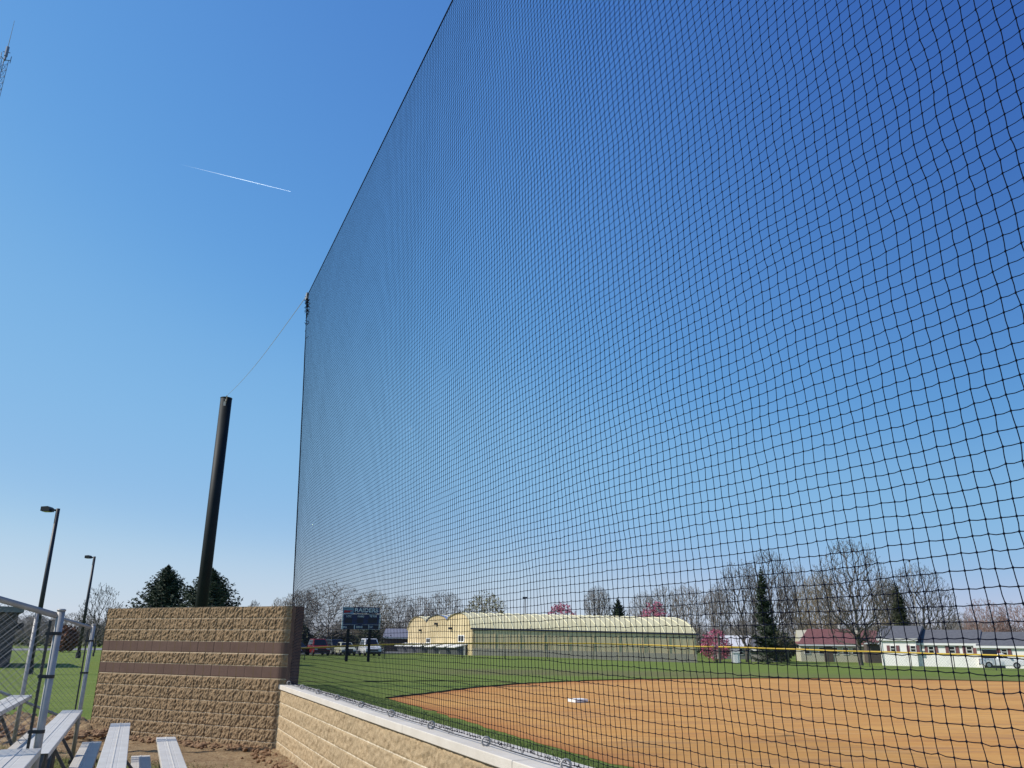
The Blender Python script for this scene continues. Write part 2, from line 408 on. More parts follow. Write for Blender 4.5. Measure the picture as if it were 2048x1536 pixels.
ridge('turf_edge', lipp, .16, .075, M['lip'])
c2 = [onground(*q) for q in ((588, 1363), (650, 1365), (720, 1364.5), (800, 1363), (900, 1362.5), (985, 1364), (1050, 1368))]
ridge('turf_shade_line', [jag(p, .12) for p in resample(c2, .4)], .22, .05, M['lip'], .8)  # dark strip paints a shadow line into the grass

# parking lot and road in the distance
def strip_px(name, pxs, m, dz):
    b = MB(); k = len(pxs)
    vs = []
    for (x, y0, y1) in pxs:
        for y in (y0, y1):
            p = onground(x, y); g_ = gz(p.x, p.y); p = onground(x, y, g_); p.z = gz(p.x, p.y) + dz; vs.append(p)
    b.add(vs, [(2 * i, 2 * i + 2, 2 * i + 3, 2 * i + 1) for i in range(k - 1)])
    return tag(b.build(name, m), kind='structure')
strip_px('parking_lot', [(560, 1308, 1294), (620, 1309, 1294), (700, 1308, 1294), (780, 1307.5, 1294.5), (835, 1306, 1296)], M['asphalt'], .02)
M['road'] = mat('road', (.17, .165, .16), .9, col2=(.22, .21, .20), scale=.4)
strip_px('road', [(-400, 1303, 1298), (-100, 1302, 1297.6), (100, 1301, 1297), (230, 1300.5, 1296.6), (420, 1300, 1297)], M['road'], .03)

# ------------------------------------------------------------ the tall block wall, its end and the low wall
ZC = 1.063                                       # top of the cap
A = st(14.87, 2.28); WZ = R(117.0); wd = Vector((math.sin(WZ), math.cos(WZ), 0)); wnrm = Vector((wd.y, -wd.x, 0))
if wnrm.y > 0: wnrm = -wnrm                       # faces the stands
WH = 2.35; WL, WR = 4.60, .16; WT = .30
def fbm(p, o=4):
    v = 0; a_ = 1
    for _ in range(o): v += a_ * noise.noise(p); p = p * 2.1; a_ *= .55
    return v
def block_face(name, org, dx, nrm, length, height, step, m, parent, courses_from_top=True, smooth_rows=(), amp=.02, diag=True, z0=0):
    nx, ny = int(length / step) + 1, int(height / step) + 1
    V = np.zeros((nx * ny, 3)); UVv = np.zeros((nx * ny, 2)); SM = np.zeros(nx * ny)
    k = 0
    for j in range(ny):
        z = j * height / (ny - 1)
        vv = (height - z) if courses_from_top else z
        row = int(vv / .2); fy = (vv / .2) % 1
        for i in range(nx):
            x = i * length / (nx - 1)
            sm = row in smooth_rows
            bx = (x + (.2 if row % 2 else 0)) / .4; fx = bx % 1
            e = min(fy, 1 - fy) * .2; ex = min(fx, 1 - fx) * .4
            if sm: d = .004 if min(e, ex) > .006 else -.004
            else:
                seed = Vector((int(bx) * 3.7, row * 5.1, 1.3))
                if diag: q = Vector(((x - z * .5) * 27, (z + x * .4) * 16, 0)) + seed
                else: q = Vector((x * 14, z * 14, 0)) + seed
                d = amp * (.35 + fbm(q, 3)) * min(1, e / .022) * (1 if not diag else min(1, ex / .016))
                if e < .008: d = -.004
                if diag and ex < .0065: d = -.012
            p = org + dx * x + nrm * d; V[k] = (p.x, p.y, z0 + z); UVv[k] = (x, vv); SM[k] = 1 if sm else 0
            k += 1
    i = (np.arange(nx - 1)[None, :] + np.arange(ny - 1)[:, None] * nx).ravel()
    Q = np.stack([i, i + 1, i + 1 + nx, i + nx], 1)
    # keep outward orientation
    nn = np.cross(V[1] - V[0], V[nx] - V[0])
    if nn @ np.array(nrm) < 0: Q = Q[:, ::-1]
    me = np_mesh(name, V, Q)
    ul = me.uv_layers.new(name='UVMap'); li = np.zeros(len(me.loops), np.int32); me.loops.foreach_get('vertex_index', li)
    ul.data.foreach_set('uv', UVv[li].ravel())
    a_ = me.attributes.new('smooth', 'FLOAT', 'POINT'); a_.data.foreach_set('value', SM)
    return link_mesh(name, me, m, parent)
tall = empty('block_wall', A, 0, 'tall tan split-face block wall with two smooth brown courses behind the bleachers', 'wall')
def under(parent, o):
    o.parent = parent; o.matrix_parent_inverse = Matrix.Translation(-Vector(parent.location)) if parent.rotation_euler.z == 0 else (Matrix.Translation(parent.location) @ Matrix.Rotation(parent.rotation_euler.z, 4, 'Z')).inverted(); return o
o = block_face('front_face', A - wd * WL, wd, wnrm, WL + WR, WH + .15, .0105, M['block_tall'], None, True, (3, 5), .0185, True, -.15); under(tall, o)
b = MB()
p0, p1 = A - wd * WL, A + wd * WR
q0, q1 = p0 - wnrm * .012, p1 - wnrm * .012
back0, back1 = p0 - wnrm * WT, p1 - wnrm * WT
def quadwall(b, a_, c_, z0, z1, mi=0): b.add([(a_.x, a_.y, z0), (c_.x, c_.y, z0), (c_.x, c_.y, z1), (a_.x, a_.y, z1)], [(0, 1, 2, 3)], mi)
quadwall(b, p1 + wnrm * .008, back1, -.15, WH - .004); quadwall(b, back1, back0, -.15, WH - .004); quadwall(b, back0, p0 + wnrm * .008, -.15, WH - .004)
b.add([(p0.x + wnrm.x * .008, p0.y + wnrm.y * .008, WH - .003), (p1.x + wnrm.x * .008, p1.y + wnrm.y * .008, WH - .003), (back1.x, back1.y, WH - .003), (back0.x, back0.y, WH - .003)], [(0, 1, 2, 3)])
M['wall_core'] = mat('brown_block', (.17, .105, .075), .9, col2=(.24, .15, .10), scale=7, bump=.004, bscale=50)
under(tall, b.build('wall_core', M['wall_core']))
for k_ in range(13):                             # reinforcing bar ends along the top
    if k_ in (1, 4, 6, 8): continue
    q = A - wd * (.25 + k_ * .33) - wnrm * .12
    under(tall, MB().tube([(q.x, q.y, WH - .02), (q.x + .004, q.y, WH + (.03, .05, .06, .035)[k_ % 4])], .006, 5).build('rebar', M['galv_dark']))

low = empty('low_block_wall', A, 0, 'low buff split-face block wall with pale stone cap under the black net', 'wall')
LF = st(-3, 2.31)                                # outer face origin
o = block_face('front_face', st(3.2, 2.31), u, -n, 11.67, ZC - .075 + .15, .0125, M['block_low'], None, True, (), .016, False, -.15); under(low, o)
b = MB()
a0, a1 = st(-3, 2.322), st(14.85, 2.322); e0, e1 = st(-3, 2.57), st(14.85, 2.57)
quadwall(b, e1, e0, -.1, ZC - .078); quadwall(b, e0, a0, -.1, ZC - .078); quadwall(b, a0, a1, -.1, ZC - .078); quadwall(b, a1, e1, -.1, ZC - .078)
under(low, b.build('wall_core', mat('buff_core', (.5, .38, .22), .9, col2=(.42, .31, .18), scale=12, bump=.006, bscale=50)))
s_ = 14.87
k_ = 0
while s_ > -3:
    L_ = 2.44; s0 = max(-3, s_ - L_ + .004); c_ = st((s_ + s0) / 2, 2.455, ZC - .036 + (.0015 if k_ % 2 else 0))
    b = MB().box(c_, (.35, s_ - s0, .072), -AZ)
    under(low, b.build('cap_stone', M['cap'], bevel=.006)); s_ -= L_; k_ += 1
# ring bolts and the hold-down cable
NT = 2.44                                        # the net's plane
b = MB(); sr = 15.6; ringpos = []
sr = 14.55
while sr > -2: ringpos.append(sr); sr -= 1.245
for sr in ringpos:
    rb = MB(); c_ = st(sr, NT - .045, ZC + .035)
    rb.torus(c_, .030, .0075, ax=u + n * .25); rb.tube([st(sr, NT - .045, ZC - .01), st(sr, NT - .045, ZC + .006)], .012, 8)
    under(low, rb.build('ring_bolt', M['galv'], smooth=True))
hold = MB()
pts = []
for a_, c_ in zip(ringpos[:-1], ringpos[1:]):
    for i in range(8):
        f_ = i / 8; pts.append(st(a_ + (c_ - a_) * f_, NT - .045 + .01 * math.sin(f_ * math.pi), ZC + .030 - .012 * math.sin(f_ * math.pi)))
pts = [st(14.87, NT - .03, ZC + .03)] + pts
hold.tube(pts, .0042, 6)

# ------------------------------------------------------------ the net
net = empty('backstop_net', st(14.9, NT, ZC), 0, 'huge black knotted backstop net rising from the low wall into the sky', 'net')
TOP = 9.15; CELL = .0535; CELLH = .0585
zs_e = [1.1, 2.36, 3.57, 4.75, 7.1, 9.15]; ss_e = [14.95, 15.15, 15.45, 15.75, 16.38, 17.0]
NJ = int((TOP - ZC - .03) / CELL); S0 = -2.0; NI = int((16.0 - S0) / CELLH)
zz = ZC + .03 + np.arange(NJ + 1) * (TOP - ZC - .03) / NJ
se = np.interp(zz, zs_e, ss_e)
I, J = np.meshgrid(np.arange(NI + 1), np.arange(NJ + 1), indexing='ij')
f_ = I / NI
S = S0 + (se[J] - S0) * f_
Z = zz[J] + 0.0 * S
hz = (zz[J] - ZC) / (TOP - ZC)
dist = se[J] - S
Z = Z - .34 * np.exp(-dist / .55) * np.sin(np.pi * np.clip(hz, 0, 1)) ** .7
Z = Z - .10 * np.sin(np.pi * np.clip(hz, 0, 1)) * (1 - np.exp(-dist / 2))
def nfield(a_, c_, sa, sc_, seed):
    out = np.zeros(a_.shape)
    r2 = np.random.default_rng(seed)
    for _ in range(14):
        kx, ky = r2.normal(0, sa), r2.normal(0, sc_); ph = r2.uniform(0, 6.28)
        out += np.sin(a_ * kx + c_ * ky + ph)
    return out / math.sqrt(14)
QF = .22 + .78 * np.clip((11 - S) / 8, 0, 1)
T = NT + QF * .018 * nfield(S, Z, .5, .5, 3) * np.sin(np.pi * np.clip(hz, 0, 1)) + QF * .006 * nfield(S, Z, 6, 6, 4)
S = S + QF * .010 * nfield(S, Z, .8, 1.6, 5) * np.minimum(1, dist / .3) + QF * (.004 * nfield(S, Z, 9, 9, 6) + rng.normal(0, .0018, S.shape))
Z = Z + QF * (.016 * nfield(S, Z, 1.1, 1.5, 8) + .004 * nfield(S, Z, 8, 10, 9) + rng.normal(0, .0016, Z.shape))
Z[:, 0] = ZC + .032; Z[:, NJ] = TOP
un, nn_ = np.array(u), np.array(n); zn = np.array([0, 0, 1.0])
P = S[..., None] * un + T[..., None] * nn_ + Z[..., None] * zn
def strands(P, rad, e1, e2, sag, side):
    # P: (lines, points, 3); mid points bow a little
    mid = (P[:, 1:] + P[:, :-1]) / 2 + sag[None, None, :] * np.abs(rng.normal(1, .30, P[:, 1:].shape[:2]))[..., None] + side[None, None, :] * rng.normal(0, 1, P[:, 1:].shape[:2])[..., None]
    q = np.empty((P.shape[0], P.shape[1] * 2 - 1, 3)); q[:, 0::2] = P; q[:, 1::2] = mid
    nl, npt = q.shape[:2]
    ring = np.stack([q + e1 * rad, q + e2 * rad, q - e1 * rad, q - e2 * rad], 2)    # nl,npt,4,3
    V = ring.reshape(-1, 3)
    base = (np.arange(nl)[:, None] * npt + np.arange(npt - 1)[None, :]).ravel() * 4
    Q = np.concatenate([np.stack([base + k, base + (k + 1) % 4, base + 4 + (k + 1) % 4, base + 4 + k], 1) for k in range(4)])
    return V, Q
RD = .0020
V1, Q1 = strands(P, RD, un, nn_, np.zeros(3), un * .0008)                # vertical strands
V2, Q2 = strands(np.swapaxes(P, 0, 1), RD * .85, nn_, zn, -zn * .0022, zn * .0005)
V = np.concatenate([V1, V2]); Q = np.concatenate([Q1, Q2 + len(V1)])
under(net, link_mesh('net_mesh', np_mesh('net_mesh', V, Q), M['net']))
K = P.reshape(-1, 3); kr = .0062
offs = np.array([un * kr * .9, nn_ * kr * .8, -un * kr * .9, -nn_ * kr * .8, zn * kr * 1.15, -zn * kr * 1.15])
KV = (K[:, None, :] + offs[None]).reshape(-1, 3)
tri = np.array([(0,1,4),(1,2,4),(2,3,4),(3,0,4),(1,0,5),(2,1,5),(3,2,5),(0,3,5)])
KT = (np.arange(len(K))[:, None, None] * 6 + tri[None]).reshape(-1, 3)
under(net, link_mesh('knots', np_mesh('knots', KV, None, KT), M['net']))
# border ropes, tied and frayed foot of the net
b = MB(); b.tube([st(se[j] + .006, NT, zz[j]) for j in range(0, NJ + 1, 3)] + [st(17.0, NT, TOP)], .009, 6)
under(net, b.build('border_rope', M['net'], smooth=True))
b = MB(); b.tube([st(17.05 - i * .5, NT, TOP + .01 - .0 * i) for i in range(39)], .009, 6)
under(net, b.build('top_cable', M['net'], smooth=True))
under(net, hold.build('hold_down_cable', M['galv_dark'], smooth=True))
b = MB()
for k_ in range(460):
    s_ = random.uniform(2, 14.9); z_ = ZC + .035; p = st(s_, NT + random.uniform(-.008, .008), z_); pp = [p]
    for i in range(3):
        p = p + u * random.gauss(0, .014) + n * random.gauss(-.004, .007) + Vector((0, 0, random.gauss(-.001, .010))); p.z = max(p.z, ZC + .005); pp.append(p)
    b.tube(pp, .0019, 3, cap=False)
under(net, b.build('lacing', M['net']))
b = MB()
for k_ in range(260):                            # gathered twine at the wall end and the top corner
    z_ = random.uniform(ZC + .05, 2.4); s_ = np.interp(z_, zs_e, ss_e); p = st(s_, NT, z_)
    b.tube([p, p + u * random.gauss(.02, .03) + n * random.gauss(0, .02) + Vector((0, 0, random.gauss(0, .02)))], .002, 3, cap=False)
for k_ in range(110):
    z_ = TOP - abs(random.gauss(0, .35)); p = st(np.interp(z_, zs_e, ss_e), NT, z_)
    b.tube([p, p + u * random.gauss(.01, .035) + n * random.gauss(.01, .03) + Vector((0, 0, random.gauss(0, .06)))], .007, 3, cap=False)
under(net, b.build('tie_twine', M['net']))
b = MB(); b.torus(st(17.08, NT, TOP + .03), .07, .018, ax=n); b.box(st(17.0, NT, TOP + .0), (.05, .12, .14), -AZ)
under(net, b.build('corner_pulley', M['galv']))

# stub pole with the guy cable
ptop, pbot = far(448, 797, 37), far(394, 1290, 37)
ptop = Vector((pbot.x, pbot.y, ptop.z)); PR = .25
pole = empty('support_pole', (pbot.x, pbot.y, 0), 0, 'thick black steel pole standing behind the tall block wall', 'pole')
top3 = far(448, 797, 37); lean = Vector((top3.x - pbot.x, top3.y - pbot.y, 0)) * .35
b = MB(); b.tube([(0, 0, -.2), (lean.x * .5, lean.y * .5, ptop.z * .5), (lean.x, lean.y, ptop.z)], PR, 40)
o = b.build('shaft', M['pole_black'], pole, smooth=False); o.data.polygons.foreach_set('use_smooth', [len(p.vertices) == 4 for p in o.data.polygons])
b = MB(); b.tube([(lean.x, lean.y, ptop.z), (lean.x, lean.y, ptop.z + .03)], PR + .012, 40); b.build('cap_plate', M['pole_black'], pole)
att = Vector((lean.x, lean.y, 0)) + Vector((.10, -.25, ptop.z - .18))
b = MB(); b.torus(att, .07, .016, ax=(1, 0, 0)); b.box(att + Vector((-.06, .03, -.12)), (.10, .07, .2)); b.tube([att, att + Vector((.04, -.1, .22))], .03, 6)
b.build('cable_clamp', M['galv'], pole)
pa = Vector((pbot.x, pbot.y, 0)) + att + Vector((.04, -.1, .22)); pb = st(17.1, NT, TOP + .05); pts = []
for i in range(25):
    f_ = i / 24; p = pa.lerp(pb, f_); p.z -= .35 * math.sin(math.pi * f_) * .6; pts.append(p)
o = MB().tube(pts, .007, 6).build('guy_cable', M['cable'], smooth=True)
tag(o, 'thin steel cable from the black pole top to the upper corner of the net', 'cable')
# slim unseen pole added left of the bleachers (its shadow falls on the dirt and climbs the low wall)
o = MB().tube([(-12.6, 13.32, -.1), (-12.6, 13.32, 11)], .065, 14).build('shadow_pole', M['galv'], smooth=True)
tag(o, 'slim grey pole added out of view left of the bleachers to cast a shadow', 'pole')

# ------------------------------------------------------------ worn ground in front of the walls
def wall_dist(p):      # distance in front of the tall wall's face
    return (p - A).dot(wnrm)
def soil_amt(p, s, t):
    d1 = wall_dist(p); along = (p - A).dot(wd)
    k = 0
    if along > -WL - .2: k = max(k, 1 - smooth(.45, .95, d1 + .35 * noise.noise(p * 1.3)))
    k = max(k, 1 - smooth(.45, 1.0, 2.3 - t + .25 * noise.noise(p * 1.3)))
    k = max(k, (1 - smooth(1.2, 2.6, abs(d1 - .1))) * (1 - smooth(-WL - 4.2, -WL - 2.6, -along - 0) if False else 1) * smooth(-WL - 7, -WL - 4, along))
    v = noise.noise(p * 1.1) + .6 * noise.noise(p * 3.1)
    return max(0, min(1, k + .9 * max(0, v - .12)))
ss_ = np.arange(4.0, 22, .042); ts_ = np.arange(-11, 2.34, .042)
V = []; SO = []
for s in ss_:
    for t in ts_:
        p = st(s, t); so = soil_amt(p, s, t)
        d1 = wall_dist(p); along = (p - A).dot(wd)
        z = .035
        z += so * (.030 * fbm(p * 2.2, 3))
        clod = fbm(p * 7 + Vector((3, 1, 0)), 3)
        near = max((1 - smooth(.05, .40, d1)) * (1 if along > -WL - .3 else 0), (1 - smooth(.05, .45, 2.30 - t)))
        rub = (1 - smooth(.2, 1.6, abs(d1 + .2))) * smooth(-WL - 6.5, -WL - 4.5, along) * (1 - smooth(-WL + .1, -WL + 1.2, along))
        z += near * (.03 + .05 * max(0, clod)) + rub * (.10 + .17 * abs(fbm(p * 3.3, 4)))
        z += so * .012 * clod
        if d1 < -.1 and along > -WL: z = -.05
        ed = min(s - 4, 22 - s, t + 11)
        z = -.03 + (z + .03) * smooth(0, .8, ed)
        q = st(s, t, z); V.append(tuple(q)); SO.append(max(so, rub))
V = np.array(V); ns, nt_ = len(ss_), len(ts_)
i = (np.arange(nt_ - 1)[None, :] + np.arange(ns - 1)[:, None] * nt_).ravel()
me = np_mesh('dirt_ground', V, np.stack([i, i + 1, i + 1 + nt_, i + nt_], 1)[:, ::-1])
a_ = me.attributes.new('soil', 'FLOAT', 'POINT'); a_.data.foreach_set('value', np.array(SO))
m = bpy.data.materials.new('soil_and_thin_grass'); m.use_nodes = True; N, L = m.node_tree.nodes, m.node_tree.links
bs = N['Principled BSDF']; bs.inputs['Roughness'].default_value = .95; bs.inputs['Specular IOR Level'].default_value = .1
tc = N.new('ShaderNodeTexCoord')
def _nz(scale, d=6, r=.7):
    x = N.new('ShaderNodeTexNoise'); x.inputs['Scale'].default_value = scale; x.inputs['Detail'].default_value = d; x.inputs['Roughness'].default_value = r
    L.new(tc.outputs['Object'], x.inputs['Vector']); return x.outputs['Fac']
def _mr(f, a_, c_):
    x = N.new('ShaderNodeMapRange'); x.inputs['From Min'].default_value = a_; x.inputs['From Max'].default_value = c_; L.new(f, x.inputs['Value']); return x.outputs[0]
def _mix(f, a_, c_):
    x = N.new('ShaderNodeMix'); x.data_type = 'RGBA'
    for k_, q in ((6, a_), (7, c_)):
        if isinstance(q, tuple): x.inputs[k_].default_value = (*q, 1)
        else: L.new(q, x.inputs[k_])
    L.new(f, x.inputs['Factor']); return x.outputs[2]
soil = _mix(_mr(_nz(2.5), .35, .65), (.22, .135, .072), (.35, .245, .14)); soil = _mix(_mr(_nz(30, 4), .5, .75), soil, (.44, .34, .20))
soil = _mix(_mr(_nz(9, 4), .60, .72), soil, (.12, .065, .035))
gr = _mix(_mr(_nz(12), .4, .65), (.105, .125, .03), (.21, .17, .06))
at2 = N.new('ShaderNodeAttribute'); at2.attribute_name = 'soil'
L.new(_mix(_mr(at2.outputs['Fac'], .15, .6), gr, soil), bs.inputs['Base Color'])
bp = N.new('ShaderNodeBump'); bp.inputs['Distance'].default_value = .03; L.new(_nz(28, 6, .75), bp.inputs['Height']); L.new(bp.outputs[0], bs.inputs['Normal'])
M['soil'] = m
tag(link_mesh('dirt_ground', me, m, smooth=True), kind='structure')
# loose clods
M['clod'] = mat('clods', (.17, .09, .045), .95, col2=(.30, .18, .095), scale=8, bump=.01, bscale=40)
cv = []; cf = []
ico = [Vector(p).normalized() for p in ((0,0,1),(.89,0,.45),(.28,.85,.45),(-.72,.53,.45),(-.72,-.53,.45),(.28,-.85,.45),(.72,.53,-.45),(-.28,.85,-.45),(-.89,0,-.45),(-.28,-.85,-.45),(.72,-.53,-.45),(0,0,-1))]
icf = [(0,1,2),(0,2,3),(0,3,4),(0,4,5),(0,5,1),(1,6,2),(2,7,3),(3,8,4),(4,9,5),(5,10,1),(6,7,2),(7,8,3),(8,9,4),(9,10,5),(10,6,1),(11,7,6),(11,8,7),(11,9,8),(11,10,9),(11,6,10)]
for k_ in range(2600):
    if k_ < 700: al = random.uniform(-WL, .1); p = A + wd * al + wnrm * abs(random.gauss(.12, .16)); rr = abs(random.gauss(.018, .018)) + .008; zz_ = .05
    elif k_ < 2050: al = random.uniform(-WL - 4.5, -WL + 1.1); p = A + wd * al + wnrm * random.gauss(.15, .55); rr = min(.075, abs(random.gauss(.022, .028)) + .010); zz_ = .12
    else: p = st(random.uniform(5, 14.6), 2.28 - abs(random.gauss(.12, .16))); rr = abs(random.gauss(.018, .016)) + .007; zz_ = .05
    if wall_dist(p) < 0 and (p - A).dot(wd) > -WL: continue
    b0 = len(cv); sq = Vector((random.uniform(.7, 1.4), random.uniform(.7, 1.4), random.uniform(.5, .9)))
    for q in ico:
        q2 = q * (rr * random.uniform(.7, 1.2)); cv.append((p.x + q2.x * sq.x, p.y + q2.y * sq.y, zz_ + rr * .2 + q2.z * sq.z))
    cf += [tuple(i + b0 for i in f) for f in icf]
me = bpy.data.meshes.new('soil_clods'); me.from_pydata(cv, [], cf)
tag(link_mesh('soil_clods', me, M['clod']), 'brown clods of turned soil lying along the foot of the block walls', 'soil', kind='stuff')
# grass blades
def blades(name, pts, h, m, label):
    V = []; T_ = []
    for p in pts:
        a_ = random.uniform(0, 6.28); hh = h * random.uniform(.5, 1.3); dx, dy = math.cos(a_) * .0045, math.sin(a_) * .0045
        lx, ly = random.gauss(0, .5) * hh, random.gauss(0, .5) * hh; b0 = len(V)
        V += [(p.x - dx, p.y - dy, p.z), (p.x + dx, p.y + dy, p.z), (p.x + lx, p.y + ly, p.z + hh)]; T_.append((b0, b0 + 1, b0 + 2))
    o = link_mesh(name, np_mesh(name, np.array(V), None, np.array(T_)), m); tag(o, label, 'grass', kind='stuff'); return o
M['blade'] = mat('grass_blades', (.11, .15, .03), .8, col2=(.16, .19, .05), scale=2, island=(.24, .22, .08))
M['blade_field'] = mat('field_blades', (.075, .135, .022), .8, col2=(.11, .175, .035), scale=1.2, island=(.17, .20, .07))
pts = []
while len(pts) < 60000:
    s, t = random.uniform(8.5, 20), random.uniform(-8, 2.2); p = st(s, t)
    if wall_dist(p) < .1 and (p - A).dot(wd) > -WL - .2: continue
    if soil_amt(p, s, t) > .42 + .5 * random.random() ** 2: continue
    p.z = .03; pts.append(p)
blades('thin_grass', pts, .05, M['blade'], 'thin tufts of new grass growing in the dirt beside the bleachers')
pts = []
while len(pts) < 130000:
    s = 2 + 34 * random.random() ** 1.25; t = random.uniform(2.6, 7.6)
    p = st(s, t); p.z = 0
    if t > 6.75 + .2 * noise.noise(p * 2.0) + (s - 12) * .045 * (1 if s > 12 else 0): continue
    pts.append(p)
blades('field_grass', pts, .045, M['blade_field'], 'short mown grass between the low wall and the clay infield')

# base
bp_ = onground(1156, 1405, .0)
hb = empty('base', bp_, R(26), 'white square base lying on the orange clay infield', 'base')
b = MB(); b.prism([(-.235, -.235, .006), (.235, -.235, .006), (.235, .235, .006), (-.235, .235, .006)], (0, 0, .105)); b.build('pad', M['base'], hb, bevel=.012)
b = MB(); b.box((0, 0, .012), (.47, .47, .012)); b.build('rubber_foot', M['tyre'], hb)

# ------------------------------------------------------------ bleachers
def plank(parent, name, s0, s1, t0, z, wdt=.235):
    # ribbed aluminium plank: top with a shallow centre groove, turned-down front and back lips, end caps
    b = MB(); th = .042
    prof = [(0, -th), (0, 0), (.004, .002), (wdt * .30, .002), (wdt * .30 + .002, .001), (wdt * .33, .001), (wdt * .33 + .002, .002), (wdt * .47, .002), (wdt * .48, .006), (wdt * .52, .006), (wdt * .53, .002), (wdt * .67 - .003, .002), (wdt * .67, .001), (wdt * .70 - .003, .001), (wdt * .70, .002), (wdt - .004, .002), (wdt, 0), (wdt, -th), (wdt - .004, -th), (wdt - .004, -.005), (.004, -.005), (.004, -th)]
    m_ = len(prof); vs = [st(s, t0 + a_, z + c_) for s in (s0, s1) for a_, c_ in prof]
    b.add(vs, [(i, (i + 1) % m_, (i + 1) % m_ + m_, i + m_) for i in range(m_)])
    o = under(parent, b.build(name, M['aluminium']))
    for s in (s0, s1):
        c = MB(); c.box(st(s + (.006 if s == s1 else -.006), t0 + wdt / 2, z - .019), (wdt + .006, .012, .050), -AZ)
        e = c.build('end_cap', M['galv']); e.parent = o; e.matrix_parent_inverse = Matrix.Translation(-Vector(parent.location))
    return o
def bleacher(s0, s1, seats, feet, label):
    root = empty('bleacher', st((s0 + s1) / 2, seats[0][0]), 0, label, 'bleacher', 'aluminium bleachers')
    for t, z in seats: plank(root, 'seat_plank', s0, s1, t, z)
    for t, z in feet: plank(root, 'foot_plank', s0, s1, t, z, .225)
    for s in (s0 + .6, (s0 + s1) / 2 - .1, s1 - 1.35):
        b = MB(); lo = min(seats, key=lambda q: q[1]); hi = max(seats, key=lambda q: q[1])
        b.beam(st(s, lo[0] + .25, .055), st(s, hi[0] - .05, .055), .06, .05)
        for t, z in seats:
            b.beam(st(s + .02, t + .06, .05), st(s + .02, t + .06, z - .044), .045, .045)
            b.beam(st(s + .02, t + .02, z - .060), st(s + .02, t + .21, z - .060), .04, .034)
        for t, z in feet:
            b.beam(st(s - .03, t - .06, z - .062), st(s - .03, t + .24, z - .062), .04, .035)
            b.beam(st(s - .03, t + .20, .06), st(s - .03, t + .20, z - .045), .032, .032)
        for (t, z), (t2, z2) in zip(seats[1:], feet): b.beam(st(s + .05, t + .05, z - .08), st(s + .05, t2 + .22, .09), .03, .03)
        under(root, b.build('frame', M['steel_frame']))
    b = MB(); sA, sB = s0 + .6, s1 - 1.35; hi = max(seats, key=lambda q: q[1])
    for t, z in seats[1:]:
        b.beam(st(sA, t + .05, .12), st((s0 + s1) / 2, t + .05, z - .15), .03, .03); b.beam(st(sB, t + .05, .12), st((s0 + s1) / 2, t + .02, z - .15), .03, .03)
        b.beam(st(sB, t + .05, z - .12), st((s0 + s1) / 2, t + .08, .12), .03, .03)
    under(root, b.build('cross_brace', M['steel_frame']))
    return root
seats1 = [(.392, .532), (-.185, .72), (-.775, .893), (-1.38, 1.083), (-1.97, 1.27)]
feet1 = [(.118, .318), (-.483, .506), (-1.08, .69), (-1.67, .87)]
bleacher(7.95, 12.5, seats1, feet1, 'aluminium bleacher whose bare bench ends point at the tall block wall')
seats2 = [(1.07, .532), (.49, .72), (-.10, .89), (-.725, 1.083), (-1.32, 1.27)]
feet2 = [(.79, .318), (.19, .506), (-.40, .69), (-1.0, .87)]
bleacher(1.9, 6.55, seats2, feet2, 'nearest aluminium bleacher, only its bench end below the chain-link post in view')

def chain(b, p, q, zlow, zhigh, cell=.055, r=.0016):
    # woven diamond mesh on the vertical plane p-q; zlow / zhigh give the edges along it
    d = q - p; Lg = d.length; d = d.normalized(); nr = Vector((-d.y, d.x, 0)).normalized(); h = cell / 2
    k = int(Lg / cell)
    for i in range(k + 1):
        x0 = i * cell; pts = []; z = min(zlow(0), zlow(1)); j = 0
        while z < max(zhigh(0), zhigh(1)) + .01:
            x = x0 + (h if j % 2 else -0.0) * 1.0; f = max(0, min(1, x / Lg))
            if zlow(f) - .02 <= z <= zhigh(f) + .012 and x <= Lg:
                pts.append(p + d * x + nr * (.0022 if j % 2 else -.0022) + Vector((0, 0, z)))
            elif len(pts) > 1: b.tube(pts, r, 4, cap=False); pts = []
            else: pts = []
            z += h; j += 1
        if len(pts) > 1: b.tube(pts, r, 4, cap=False)
        pts = []; z = min(zlow(0), zlow(1)); j = 0
        while z < max(zhigh(0), zhigh(1)) + .01:
            x = x0 + (-h if j % 2 else 0); f = max(0, min(1, x / Lg))
            if zlow(f) - .02 <= z <= zhigh(f) + .012 and 0 <= x <= Lg:
                pts.append(p + d * x + nr * (-.0022 if j % 2 else .0022) + Vector((0, 0, z)))
            elif len(pts) > 1: b.tube(pts, r, 4, cap=False); pts = []
            else: pts = []
            z += h; j += 1
        if len(pts) > 1: b.tube(pts, r, 4, cap=False)
